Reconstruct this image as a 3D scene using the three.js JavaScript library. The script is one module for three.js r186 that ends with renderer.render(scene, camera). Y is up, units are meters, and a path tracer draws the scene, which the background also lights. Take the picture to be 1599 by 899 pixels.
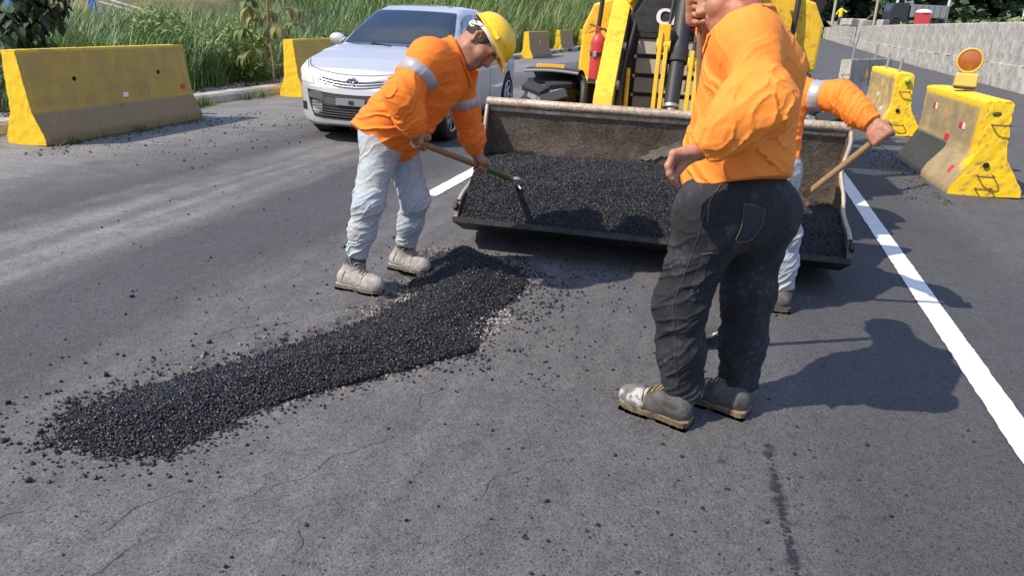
import * as THREE from 'three';
import { mergeGeometries, mergeVertices, toCreasedNormals } from 'three/addons/utils/BufferGeometryUtils.js';
import { RoundedBoxGeometry } from 'three/addons/geometries/RoundedBoxGeometry.js';
import { createNoise2D, createNoise3D } from 'simplex-noise';

// ---------- camera, sky, sun, exposure ----------
// World: the road surface is y = 0, the road runs along -z. The road is banked, so the hand-held camera is rolled against it.
const scene = new THREE.Scene();
const camera = new THREE.PerspectiveCamera(42.698, 1599 / 899, 0.05, 2000);
camera.position.set(0, 1.47, 0);
{
  const fwd = new THREE.Vector3(-0.2463, -0.3470, -0.9050).normalize(), up = new THREE.Vector3(-0.137, 0.937, -0.322);
  const right = new THREE.Vector3().crossVectors(fwd, up).normalize(), u2 = new THREE.Vector3().crossVectors(right, fwd);
  camera.setRotationFromMatrix(new THREE.Matrix4().makeBasis(right, u2, fwd.clone().negate()));
}
const renderer = new THREE.WebGLRenderer({ antialias: true });
renderer.toneMapping = THREE.LinearToneMapping;
renderer.toneMappingExposure = 1.26;
renderer.shadowMap.enabled = true;
const SUN = new THREE.Vector3(-0.545, 0.757, 0.363).normalize();
const sun = new THREE.DirectionalLight(0xfff1dc, 4.6);
sun.position.copy(SUN).multiplyScalar(60); sun.target.position.set(0, 0, -6);
sun.castShadow = true; sun.shadow.radius = 1; sun.shadow.mapSize.set(4096, 4096);
Object.assign(sun.shadow.camera, { left: -30, right: 30, top: 30, bottom: -30, near: 1, far: 200 });
scene.add(sun, sun.target);

// ---------- random and noise ----------
function rng(seed) { let a = seed >>> 0; return () => { a = (a + 0x6D2B79F5) | 0; let t = Math.imul(a ^ (a >>> 15), 1 | a); t = (t + Math.imul(t ^ (t >>> 7), 61 | t)) ^ t; return ((t ^ (t >>> 14)) >>> 0) / 4294967296; }; }
const R0 = rng(7), N2 = createNoise2D(rng(11)), N3 = createNoise3D(rng(12));
const clamp = (x, a = 0, b = 1) => Math.min(b, Math.max(a, x)), lerp = (a, b, t) => a + (b - a) * t;
const sstep = (a, b, x) => { const t = clamp((x - a) / (b - a)); return t * t * (3 - 2 * t); };
const fbm2 = (x, y, o = 4) => { let s = 0, a = .5, f = 1; for (let i = 0; i < o; i++) { s += a * N2(x * f + i * 7.3, y * f - i * 3.1); a *= .5; f *= 2.03; } return s; };
const fbm3 = (x, y, z, o = 3) => { let s = 0, a = .5, f = 1; for (let i = 0; i < o; i++) { s += a * N3(x * f + i * 7.3, y * f - i * 3.1, z * f + i); a *= .5; f *= 2.03; } return s; };
const V = (x, y, z) => new THREE.Vector3(x, y, z);
{ // sky: hazy blue air with soft broken clouds, brighter towards the sun
  const W = 512, H = 256, d = new Float32Array(W * H * 4);
  for (let j = 0; j < H; j++) for (let i = 0; i < W; i++) {
    const v = ((j + .5) / H - .5) * Math.PI, ph = ((i + .5) / W - .5) * 2 * Math.PI;
    const y = Math.sin(v), x = Math.cos(v) * Math.cos(ph), z = Math.cos(v) * Math.sin(ph);
    const e = clamp(y), k = Math.pow(1 - e, 3.2), mu = x * SUN.x + y * SUN.y + z * SUN.z;
    let r = lerp(.15, .52, k), g = lerp(.29, .64, k), b = lerp(.66, .86, k);
    const gl = .35 * Math.pow(clamp(mu), 8); r += gl; g += gl * .97; b += gl * .9;
    const cy = Math.max(y, .06), c = sstep(.02, .5, fbm3(x / cy * .35 + 3, z / cy * .35, 4.2, 5) + .12) * sstep(.02, .2, y) * .6;
    r = lerp(r, .92, c); g = lerp(g, .95, c); b = lerp(b, 1.02, c);
    if (y < 0) { r = .3; g = .32; b = .3; }
    d.set([r, g, b, 1], (j * W + i) * 4);
  }
  const t = new THREE.DataTexture(d, W, H, THREE.RGBAFormat, THREE.FloatType);
  t.mapping = THREE.EquirectangularReflectionMapping; t.magFilter = t.minFilter = THREE.LinearFilter; t.colorSpace = THREE.LinearSRGBColorSpace; t.needsUpdate = true;
  scene.background = t; scene.environment = t; scene.environmentIntensity = 1; scene.backgroundIntensity = 1;
}

// ---------- textures ----------
function vnoise(n, seed) { const r = rng(seed), g = new Float32Array(n * n); for (let i = 0; i < n * n; i++) g[i] = r();
  return (x, y) => { x = ((x % 1) + 1) % 1 * n; y = ((y % 1) + 1) % 1 * n; const i = x | 0, j = y | 0, a = x - i, b = y - j, s = a * a * (3 - 2 * a), t = b * b * (3 - 2 * b), i1 = (i + 1) % n, j1 = (j + 1) % n;
    return lerp(lerp(g[j * n + i], g[j * n + i1], s), lerp(g[j1 * n + i], g[j1 * n + i1], s), t); }; }
const l2s = c => { c = clamp(c); return Math.round(255 * (c <= .0031308 ? 12.92 * c : 1.055 * Math.pow(c, 1 / 2.4) - .055)); };
function tex(n, fn, rep, data = false) {
  const d = new Uint8Array(n * n * 4);
  for (let j = 0; j < n; j++) for (let i = 0; i < n; i++) { const c = fn(i / n, j / n, i, j), o = (j * n + i) * 4;
    if (data) { const q = Math.round(255 * clamp(c)); d[o] = d[o + 1] = d[o + 2] = q; } else { d[o] = l2s(c[0]); d[o + 1] = l2s(c[1]); d[o + 2] = l2s(c[2]); } d[o + 3] = 255; }
  const t = new THREE.DataTexture(d, n, n); t.wrapS = t.wrapT = THREE.RepeatWrapping; t.magFilter = THREE.LinearFilter; t.minFilter = THREE.LinearMipmapLinearFilter; t.generateMipmaps = true;
  t.repeat.set(1 / rep, 1 / rep); if (!data) t.colorSpace = THREE.SRGBColorSpace; t.needsUpdate = true; return t;
}
// uv in metres everywhere; rep = size of the tile in metres
const T = {};
{ const a = vnoise(512, 1), b = vnoise(256, 2), c = vnoise(64, 3), e = vnoise(16, 4), q = vnoise(470, 9), hh = vnoise(880, 10);
  const grain = (u, v) => { const s = a(u, v), m = b(u, v), g = q(u, v); const h = hh(u, v); return clamp(.60 + .42 * (h - .5) + .36 * (s - .5) + .13 * (m - .5) + .08 * (c(u, v) - .5) + .04 * (e(u, v) - .5) + (g > .85 ? (g - .85) * 4.6 : 0) + (s < .2 ? (s - .2) * 2 : 0), .12, 1); };
  T.asphalt = tex(2048, (u, v) => { const k = grain(u, v), w = q(u + .3, v) > .88 ? 1 : 0; return [k, k * (w ? .96 : 1), k * (w ? .9 : 1)]; }, 2.4);
  T.asphaltB = tex(1024, (u, v) => grain(u, v), 2.4, true);
}
{ const a = vnoise(128, 21), b = vnoise(48, 22), c = vnoise(12, 23), s = vnoise(160, 24), f = vnoise(256, 25);
  T.concrete = tex(512, (u, v) => { const k = clamp(.8 + .25 * (a(u, v) - .5) + .3 * (b(u, v) - .5) + .35 * (c(u, v) - .5) + .2 * (s(u, v * .08) - .5) + .15 * (f(u, v) - .5)); return [k, k * .99, k * .96]; }, 2.2);
  T.concreteB = tex(512, (u, v) => .5 + .3 * (a(u, v) - .5) + .3 * (f(u, v) - .5) + .3 * (b(u, v) - .5), 2.2, true);
  T.fine = tex(256, (u, v) => .5 + .5 * (f(u, v) - .5) + .4 * (a(u, v) - .5), .12, true);
  T.cloth = tex(256, (u, v, i, j) => .5 + .22 * (((i >> 1) + (j >> 1)) % 2 ? 1 : -1) + .4 * (f(u, v) - .5), .1, true);
  T.denim = tex(256, (u, v, i, j) => { const k = clamp(.78 + .12 * ((i + j) % 4 < 2 ? 1 : -1) + .35 * (f(u, v) - .5) + .3 * (s(u, v * .2) - .5)); return [k, k, k]; }, .16);
  T.metal = tex(512, (u, v) => { const st = clamp((c(u + .2, v) - .45) * 2.4), r = clamp((b(u, v) - .48) * 2.2), k = .75 + .5 * (a(u, v) - .5) + .3 * (f(u, v) - .5); return [lerp(.60, 1, st * .6 + r * .3) * k, lerp(.54, .94, st * .6 + r * .2) * k, lerp(.48, .88, st * .6) * k]; }, 1.3);
  T.dirt = tex(512, (u, v) => { const k = clamp(.72 + .5 * (a(u, v) - .5) + .4 * (b(u, v) - .5) + .4 * (c(u, v) - .5) + (f(u, v) > .86 ? .2 : 0)); return [k, k * .97, k * .9]; }, 1.7);
  T.dirtB = tex(512, (u, v) => .5 + .5 * (f(u, v) - .5) + .5 * (a(u, v) - .5), 1.7, true);
  T.paint = tex(256, (u, v) => { const k = clamp(.93 + .08 * (c(u, v) - .5) + .08 * (b(u, v) - .5) - (a(u, v) > .9 ? .2 : 0)); return [k, k, k * .98]; }, 1.1);
  T.grime = tex(512, (u, v) => { const g1 = clamp((b(u, v) * .5 + c(u, v) * .5 - .58) * 4), sp = a(u, v) > .93 ? .55 : 0, dr = clamp((s(u, v * .06) - .66) * 2.2) * .5; const k = clamp(1 - .26 * g1 - .6 * sp - .35 * dr + .06 * (f(u, v) - .5)); return [k, k * lerp(1, .93, g1), k * lerp(1, .86, g1)]; }, .9);
  T.barrier = tex(1024, (u, v) => { const pore = f(u * 2, v * 2) > .93 ? .35 : 0, dr = clamp((s(u * 1.5, v * .05) - .62) * 2) * .35, sc = clamp((s(u * .1 + .3, v * 1.3) - .72) * 3) * .3, g1 = clamp((b(u, v) - .6) * 2.2) * .25; const k = clamp(1 - .6 * pore - .4 * dr - .35 * sc - .4 * g1 + .06 * (a(u, v) - .5)); return [k, k * .985, k * .96]; }, 2.3);
  T.scuff = tex(256, (u, v) => { const q = b(u, v) * .6 + a(u, v) * .4, k = q > .80 ? .25 : 1 - .1 * (c(u, v) - .4); return [k, k, k]; }, 1);
  T.wood = tex(256, (u, v) => { const k = clamp(.75 + .5 * (s(u * 1.0, v * .05) - .5) + .3 * (f(u, v * .1) - .5) + .2 * (b(u, v) - .5)); return [k, k * .95, k * .86]; }, .25);
}
function std(color, roughness = .8, opt = {}) { const m = new THREE.MeshStandardMaterial({ roughness, side: THREE.DoubleSide, ...opt }); Array.isArray(color) ? m.color.setRGB(...color) : m.color.set(color); return m; }
function phys(color, roughness, opt = {}) { const m = new THREE.MeshPhysicalMaterial({ roughness, side: THREE.DoubleSide, ...opt }); m.color.setRGB(...color); return m; }

// ---------- building helpers ----------
const taken = new Map();
function numbered(n) { const k = taken.get(n) || 0; taken.set(n, k + 1); return k ? n + '_' + String(k).padStart(3, '0') : n; }
function shade(o) { o.traverse(m => { if (m.isMesh) { m.castShadow = true; m.receiveShadow = true; } }); return o; }
function add(o, name, label, category, group, kind) { o.name = numbered(name); if (label) o.userData.label = label; if (category) o.userData.category = category; if (group) o.userData.group = group; if (kind) o.userData.kind = kind; scene.add(o); shade(o); return o; }
function part(parent, name, geo, mat, label) { const m = new THREE.Mesh(geo, mat); m.name = name; if (label) m.userData.label = label; m.castShadow = m.receiveShadow = true; parent.add(m); return m; }
function norm(g) { g = g.index ? g.toNonIndexed() : g; for (const k of Object.keys(g.attributes)) if (!['position', 'normal', 'uv', 'color'].includes(k)) g.deleteAttribute(k); if (!g.attributes.normal) g.computeVertexNormals(); return g; }
function boxUV(g) { g = norm(g); const p = g.attributes.position, uv = new Float32Array(p.count * 2), a = V(), b = V(), c = V(), n = V();
  for (let i = 0; i < p.count; i += 3) { a.fromBufferAttribute(p, i); b.fromBufferAttribute(p, i + 1); c.fromBufferAttribute(p, i + 2); n.subVectors(b, a).cross(c.clone().sub(a));
    const ax = Math.abs(n.x), ay = Math.abs(n.y), az = Math.abs(n.z);
    [a, b, c].forEach((q, k) => { const o = (i + k) * 2; if (ay >= ax && ay >= az) { uv[o] = q.x; uv[o + 1] = q.z; } else if (ax >= az) { uv[o] = q.z; uv[o + 1] = q.y; } else { uv[o] = q.x; uv[o + 1] = q.y; } }); }
  g.setAttribute('uv', new THREE.BufferAttribute(uv, 2)); return g; }
function join(list) { return list.length === 1 ? list[0] : mergeGeometries(list.map(g => { g = norm(g); if (!g.attributes.uv) boxUV(g); g.deleteAttribute('color'); return g; })); }
function bx(w, h, d, x = 0, y = 0, z = 0, r = .008, rx = 0, ry = 0, rz = 0) { const g = r > 0 ? new RoundedBoxGeometry(w, h, d, 2, Math.min(r, w * .49, h * .49, d * .49)) : new THREE.BoxGeometry(w, h, d); const o = boxUV(g); if (rx) o.rotateX(rx); if (ry) o.rotateY(ry); if (rz) o.rotateZ(rz); return o.translate(x, y, z); }
function cyl(a, b, ra, rb = ra, seg = 16, open = false) { const d = b.clone().sub(a), L = d.length(); const g = new THREE.CylinderGeometry(rb, ra, L, seg, 1, open); { const uv = g.attributes.uv; for (let i = 0; i < uv.count; i++) uv.setXY(i, uv.getX(i) * 6.283 * ra, uv.getY(i) * L); }
  g.applyQuaternion(new THREE.Quaternion().setFromUnitVectors(V(0, 1, 0), d.normalize())); const c = a.clone().add(b).multiplyScalar(.5); return norm(g.translate(c.x, c.y, c.z)); }
function tube(pts, r, seg = 24, rad = 8) { const g = new THREE.TubeGeometry(new THREE.CatmullRomCurve3(pts), seg, r, rad); return norm(g); }
function ext(pts, depth, bevel = .006, curveSeg = 6) { const s = new THREE.Shape(pts.map(p => new THREE.Vector2(p[0], p[1]))); const g = new THREE.ExtrudeGeometry(s, { depth, bevelEnabled: bevel > 0, bevelSize: bevel, bevelThickness: bevel, bevelSegments: 2, curveSegments: curveSeg }); return boxUV(g); }
function grid(nu, nv, fn) { const pos = [], idx = [], uv = []; for (let j = 0; j <= nv; j++) for (let i = 0; i <= nu; i++) { const p = fn(i / nu, j / nv); pos.push(p.x, p.y, p.z); uv.push(i / nu, j / nv); }
  for (let j = 0; j < nv; j++) for (let i = 0; i < nu; i++) { const a = j * (nu + 1) + i, b = a + 1, c = a + nu + 1, d = c + 1; idx.push(a, b, d, a, d, c); }
  const g = new THREE.BufferGeometry(); g.setAttribute('position', new THREE.Float32BufferAttribute(pos, 3)); g.setAttribute('uv', new THREE.Float32BufferAttribute(uv, 2)); g.setIndex(idx); g.computeVertexNormals(); return g; }
// ---------- road and ground ----------
const patchPoly = [[-2.12, -1.70], [-1.82, -1.69], [-1.66, -1.77], [-1.60, -1.98], [-1.57, -2.16], [-1.42, -2.40], [-1.31, -2.54], [-1.12, -2.78], [-.97, -2.99], [-1.02, -3.25], [-.99, -3.6], [-.98, -3.95], [-1.10, -4.18], [-1.34, -4.30], [-1.52, -4.34], [-1.66, -4.30], [-1.68, -4.0], [-1.60, -3.62], [-1.55, -3.35], [-1.62, -3.05], [-1.74, -2.80], [-1.93, -2.42], [-2.06, -2.2], [-2.15, -2.08], [-2.24, -1.9]];
function sdPoly(poly, x, z) { let d = 1e9, s = -1; for (let i = 0, j = poly.length - 1; i < poly.length; j = i++) { const [ax, az] = poly[i], [bx_, bz] = poly[j], ex = bx_ - ax, ez = bz - az, wx = x - ax, wz = z - az, t = clamp((wx * ex + wz * ez) / (ex * ex + ez * ez)), qx = wx - ex * t, qz = wz - ez * t; d = Math.min(d, qx * qx + qz * qz); if ((az > z) !== (bz > z) && x < ex * (z - az) / ez + ax) s = -s; } return -s * Math.sqrt(d); } // negative inside
const holeSd = (x, z) => sdPoly(patchPoly, x + .05, z - .02) - .05 + .05 * fbm2(x * 6, z * 6, 4);      // the milled-out hole reaches a little past the fill on its far side
function holeDepth(x, z) { if (x < -2.6 || x > -.6 || z > -1.2 || z < -4.8) return 0; const s = holeSd(x, z); return s > .03 ? 0 : -.024 * sstep(.02, -.03, s) * sstep(-1.9, -2.6, z); }
const roadY = (x, z) => (Math.abs(x) < 5 && z > -9 && z < 1) ? .0012 * N2(x * 9, z * 9) + holeDepth(x, z) : 0;
const drips = []; { const r = rng(31); for (let i = 0; i < 42; i++) { const t = r(), a = r(); drips.push([lerp(.318, .378, t) + (a < .55 ? (r() - .5) * .03 : (r() - .6) * .8), lerp(-2.6, -1.84, t) + (a < .55 ? 0 : (r() - .5) * .7), .004 + .013 * r() * r() + (a < .5 ? .006 : 0)]); } }
function roadColor(x, z) {
  const n = fbm2(x * .9, z * .35, 4), m = fbm2(x * 4, z * 2.2, 4), f = fbm2(x * 17, z * 13, 3), st = fbm2(x * 5, z * .18, 3);
  let k = .088 + .010 * n + .006 * m + .008 * f;
  const w = .22 * fbm2(x * 1.1, z * .3, 3) + .05 * m;
  const X = x + w;
  let dust = .85 * sstep(-2.7, -2.25, X) * sstep(-.3, -1.5, X) + .55 * sstep(-1.7, -.4, X) * sstep(.75, .0, X)
    + 2.1 * sstep(-4.75, -4.2, X) * sstep(-3.35, -3.75, X) * (.75 + .6 * st) + .35 * sstep(-5.6, -5.1, X) * sstep(-4.6, -4.9, X);
  const sh = sstep(-4.95, -6.0, X + .45 * m); dust = dust + 2.3 * sh + .45 * sstep(1.75, 2.2, X);
  dust *= .85 + .35 * m + .3 * f + .35 * st; dust = clamp(dust, 0, 3);
  let r = k + .085 * dust, g = k + .080 * dust, b = k * 1.06 + .071 * dust;
  // exposed aggregate and old broken binder round the hole
  if (x > -2.7 && x < -.5 && z > -4.8 && z < -1.3) { const s = holeSd(x, z), e = sstep(.05, .0, s) * sstep(-.3, -.02, s) + .3 * sstep(.2, .02, s) * clamp(.3 + m * 2.2); const q = clamp(e * (.5 + 1.5 * f + .9 * m) * sstep(-1.75, -2.4, z), 0, 1.1); r = lerp(r, .21, q * .7); g = lerp(g, .19, q * .7); b = lerp(b, .165, q * .7); }
  for (const [dx, dz, dr] of drips) { const q = (x - dx) ** 2 + ((z - dz) * .8) ** 2; if (q < dr * dr * 2.4) { const a = sstep(2.2, .7, q / (dr * dr) + f * .8); r *= 1 - .62 * a; g *= 1 - .6 * a; b *= 1 - .52 * a; } }
  return [r, g, b];
}
{
  const axis = (a, b, d0, d1, step, grow) => { const o = []; for (let t = d0; t <= d1 + 1e-6; t += step) o.push(t); let s = step, t = d0; while (t > a) { s *= grow; t -= s; o.unshift(Math.max(t, a)); } s = step; t = o[o.length - 1]; while (t < b) { s *= grow; t += s; o.push(Math.min(t, b)); } return o; };
  const xs = axis(-7.45, 8.6, -3.3, 1.75, .0145, 1.07), zs = axis(-260, 3, -5.2, -1.1, .0145, 1.05);
  const nx = xs.length, nz = zs.length, pos = new Float32Array(nx * nz * 3), col = new Float32Array(nx * nz * 3), uv = new Float32Array(nx * nz * 2), idx = [];
  for (let j = 0; j < nz; j++) for (let i = 0; i < nx; i++) { const o = j * nx + i, x = xs[i] + (xs[i] > 8 ? Math.max(0, (-zs[j] - 40) * .06) : 0), z = zs[j]; pos.set([x, roadY(x, z), z], o * 3); col.set(roadColor(x, z), o * 3); uv.set([x, z], o * 2); }
  for (let j = 0; j < nz - 1; j++) for (let i = 0; i < nx - 1; i++) { const a = j * nx + i; idx.push(a, a + nx, a + 1, a + 1, a + nx, a + nx + 1); }
  const g = new THREE.BufferGeometry(); g.setAttribute('position', new THREE.BufferAttribute(pos, 3)); g.setAttribute('color', new THREE.BufferAttribute(col, 3)); g.setAttribute('uv', new THREE.BufferAttribute(uv, 2)); g.setIndex(idx); g.computeVertexNormals();
  const m = std([1, 1, 1], .88, { vertexColors: true, map: T.asphalt, bumpMap: T.asphaltB, bumpScale: .0025 });
  m.color.setRGB(1.12, 1.13, 1.17);
  add(new THREE.Mesh(g, m), 'road', 'grey asphalt road surface with dusty wheel tracks and oil drips', 'road', null, 'structure');
}
// painted lines
{ const white = std([.80, .80, .79], .7, { map: T.paint, bumpMap: T.fine, bumpScale: .0006 });
  const strip = (xc, w, z0, z1, seed) => { const n = Math.round(Math.abs(z1 - z0) / .03), r = rng(seed); const e = i => .005 * (r() - .5) + .0012 * Math.sin(i * .37); const L = [], Rr = []; for (let i = 0; i <= n; i++) { L.push(-w / 2 + e(i)); Rr.push(w / 2 + e(i)); }
    const g = grid(4, n, (u, v) => { const i = Math.round(v * n), x = xc + lerp(L[i], Rr[i], u), z = lerp(z0, z1, v); return V(x, .0055 + roadY(x, z), z); }); const q = g.attributes.uv, p = g.attributes.position; for (let i = 0; i < q.count; i++) q.setXY(i, p.getX(i), p.getZ(i)); return g; };
  add(new THREE.Mesh(strip(1.292, .125, -1.6, -60, 5), white), 'edge_line', 'solid white painted edge line right of the loader', 'road marking', null, 'structure');
  add(new THREE.Mesh(strip(-2.326, .13, -5.72, -9.2, 6), white), 'lane_dash', 'white lane dash leading under the loader bucket', 'road marking', null, 'structure');
  add(new THREE.Mesh(strip(-2.33, .13, -14.5, -18, 8), white), 'lane_dash', 'white lane dash beyond the loader', 'road marking', null, 'structure');
}
// hairline cracks running with the road round the patch
{ const r = rng(61), l = []; const crack = (x, z, L, w, a0) => { let a = a0, px = x, pz = z; const pts = [[x, z]]; for (let i = 0; i < L / .02; i++) { a += (r() - .5) * 1.9; a = lerp(a, a0, .3); px += Math.sin(a) * .02; pz -= Math.cos(a) * .02; pts.push([px, pz]); } const n = pts.length - 1; l.push(norm(grid(1, n, (u, v) => { const i = Math.round(v * n), q = pts[i], ww = w * (.25 + .9 * Math.sin(Math.PI * (i + .5) / (n + 1))) * (.3 + 1.2 * r()); return V(q[0] + (u - .5) * ww, roadY(q[0], q[1]) + .0025, q[1]); }))); };
  for (const [x, z, L] of [[-1.62, -1.35, .5], [-1.35, -1.55, .7], [-1.9, -1.2, .4], [-1.15, -1.9, .5], [-2.25, -1.28, .35], [-1.5, -1.15, .4], [-1.02, -2.35, .4], [-2.28, -2.25, .8], [-2.2, -2.6, .6], [-2.02, -2.62, .7], [-1.86, -3.05, .6], [-1.0, -1.45, .3], [-.6, -1.9, .35], [-2.5, -3.0, .5]]) crack(x, z, L * .7, .0026, .22 + .3 * (r() - .5));
  const m = new THREE.Mesh(mergeGeometries(l), std([.028, .027, .027], 1)); add(m, 'hairline_cracks', 'thin dark cracks in the asphalt around the patch', 'cracks', null, 'stuff'); }
// oil drips: a broken line of drops and a scatter of spots
const dripSpots = []; { const r = rng(71); for (let i = 0; i < 120; i++) { const t = Math.pow(r(), .8); dripSpots.push([lerp(.318, .378, t) + (r() - .5) * .022, lerp(-2.6, -1.84, t), .003 + .008 * r() * r()]); } for (let i = 0; i < 150; i++) dripSpots.push([lerp(-.55, .75, r()), lerp(-2.6, -1.3, r()), .002 + .009 * r() ** 3]); }
// verge terrain on the left, one sheet out to the horizon; and the fill behind the retaining wall on the right
const wallX = z => z > -25 ? 8.1 : z > -50 ? 8.1 + (-25 - z) * .04 : 9.1 + (-50 - z) * .062;
function landY(x, z) {
  if (x < 0) { const d = -7.4 - x; if (d < 0) return -.06; let y = .01 * sstep(0, .1, d) + .05 * sstep(.3, .8, d) + .9 * sstep(1.2, 9, d) * sstep(-14, -30, z) * (1 - .8 * sstep(9, 15, d) * sstep(-42, -32, z)) + .9 * sstep(.8, 6, d) * sstep(-20, -40, z) + .2 * sstep(1, 6, d) + 4.6 * sstep(6, 26, d) * sstep(-34, -62, z) + 1.6 * sstep(2, 8, d) * (1 - sstep(9, 15, d)) * sstep(-24, -40, z) + .08 * fbm2(x * .6, z * .6, 3) * sstep(.6, 2, d); return y; }
  const w = x - wallX(z); if (w < .1) return -.08; return 1.80 + .06 * fbm2(x * .3, z * .3, 3) + sstep(12, 70, w) * 3.5 + 7 * sstep(60, 190, w) + sstep(-120, -190, z) * 2;
}
{ const mk = (x0, x1, z0, z1, nx, nz, px, pz, colf) => { const col = [], g = grid(nx, nz, (u, v) => { const x = lerp(x0, x1, Math.pow(u, px)), z = lerp(z0, z1, Math.pow(v, pz)); return V(x, landY(x, z), z); }); const p = g.attributes.position, q = g.attributes.uv; for (let i = 0; i < p.count; i++) { const x = p.getX(i), z = p.getZ(i); col.push(...colf(x, z)); q.setXY(i, x, z); } g.setAttribute('color', new THREE.Float32BufferAttribute(col, 3)); return g; };
  const m = std([1, 1, 1], .95, { vertexColors: true, map: T.dirt, bumpMap: T.dirtB, bumpScale: .03 });
  add(new THREE.Mesh(mk(-7.38, -320, 6, -420, 120, 220, 2.2, 1.9, (x, z) => { const d = -7.4 - x, n = fbm2(x * .8, z * .8, 4), gr = sstep(.9, 1.6, d + n * .6), far = sstep(14, 26, d + 4 * n); const a = d < .3 ? [.34, .29, .22] : [.17, .165, .16]; const b = [.07, .09, .03], c = [.24, .21, .09 + .04 * n]; return [0, 1, 2].map(i => lerp(lerp(a[i], b[i], gr), c[i] * (1 + .5 * n), far)); }), m), 'verge', 'grassy roadside verge and hillside left of the road', 'ground', null, 'structure');
  add(new THREE.Mesh((() => { const g = grid(60, 120, (u, v) => { const z = lerp(6, -420, Math.pow(v, 1.7)), x = wallX(z) + .12 + 330 * Math.pow(u, 2.2); return V(x, landY(x, z), z); }); const p = g.attributes.position, q = g.attributes.uv, col = []; for (let i = 0; i < p.count; i++) { const x = p.getX(i), z = p.getZ(i), w = x - wallX(z), n = fbm2(x * .12, z * .12, 4), t = sstep(9, 22, w + 8 * n); const a = [.36, .33, .29], b = [.13 + .05 * n, .155 + .02 * n, .05]; col.push(...[0, 1, 2].map(k => lerp(a[k], b[k], t))); q.setXY(i, x, z); } g.setAttribute('color', new THREE.Float32BufferAttribute(col, 3)); return g; })(), m), 'raised_ground', 'raised dirt ground and grassy slope behind the retaining wall', 'ground', null, 'structure');
  // ground under everything, to the horizon
  const base = grid(8, 8, (u, v) => V(lerp(-900, 900, u), -.12, lerp(60, -1500, v))); const q = base.attributes.uv, p = base.attributes.position; for (let i = 0; i < q.count; i++) q.setXY(i, p.getX(i), p.getZ(i));
  add(new THREE.Mesh(base, std([.16, .16, .09], .95, { map: T.dirt })), 'ground', 'bare earth reaching out to the horizon', 'ground', null, 'structure');
}
// ---------- retaining wall ----------
{
  const wall = new THREE.Group(), conc = std([.60, .59, .56], .92, { map: T.concrete, bumpMap: T.concreteB, bumpScale: .008, vertexColors: true });
  const zs = []; for (let z = -6; z > -64; z -= 3.05) zs.push(z); for (let z = -67; z > -175; z -= 9) zs.push(z);
  const r = rng(55);
  for (let i = 0; i < zs.length - 1; i++) {
    const z0 = zs[i] - .008, z1 = zs[i + 1] + .008, tone = .9 + .16 * r(), off = (r() - .5) * .012;
    const prof = [[.0, -.1], [0, .72], [.035, .735], [.035, 1.95], [.06, 1.975], [.30, 1.975], [.30, -.1]];
    const nz = i < 20 ? 8 : 2, ring = []; for (let k = 0; k < prof.length - 1; k++) { const m = k === 1 || k === 3 || k === 0 ? 6 : 1; for (let q = 0; q < (k === 0 || k === 2 ? (k === 2 ? 10 : 8) : m); q++) { const t = q / (k === 0 ? 8 : k === 2 ? 10 : m); ring.push([lerp(prof[k][0], prof[k + 1][0], t), lerp(prof[k][1], prof[k + 1][1], t)]); } } ring.push(prof[prof.length - 1]);
    const g = grid(ring.length - 1, nz, (u, v) => { const q = ring[Math.round(u * (ring.length - 1))], z = lerp(z0, z1, v); return V(wallX(z) + off + q[0], q[1], z); });
    const p = g.attributes.position, q = g.attributes.uv, col = [];
    for (let k = 0; k < p.count; k++) { const y = p.getY(k), z = p.getZ(k), st = fbm2(z * 2.1, y * .25, 4), d = clamp(.5 + st * 1.3), base = sstep(.12, .3, fbm2(z * 1.7 + 5, y * 2.2, 4)); const c = tone * lerp(.78, 1.06, d); col.push(c * lerp(1, .74, base * (.5 + d * .5)), c * lerp(1, .72, base * (.5 + d * .5)), c * lerp(1, .68, base * (.5 + d * .5))); q.setXY(k, z, y); }
    g.setAttribute('color', new THREE.Float32BufferAttribute(col, 3));
    const caps = [z0, z1].map(z => { const s = new THREE.ShapeGeometry(new THREE.Shape(prof.map(a => new THREE.Vector2(a[0], a[1])))); s.translate(wallX(z) + off, 0, z); s.setAttribute('color', new THREE.Float32BufferAttribute(new Array(s.attributes.position.count * 3).fill(tone * .9), 3)); return norm(s); });
    part(wall, 'wall_panel', mergeGeometries([norm(g), ...caps]), conc);
    if (i > 5 && i < 24) for (let k = 0; k < 2; k++) if (r() < .55) { const za = lerp(z0, z1, .15 + .6 * r()), L = .5 + r() * .8; part(wall, 'rust_streak', bx(.012, .03, L, wallX(za) + off + .008, .715, za, .004), std([.07, .05, .04], .95)); }
  }
  add(wall, 'retaining_wall', 'long pale grey concrete retaining wall on the far right', 'wall');
}
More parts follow.
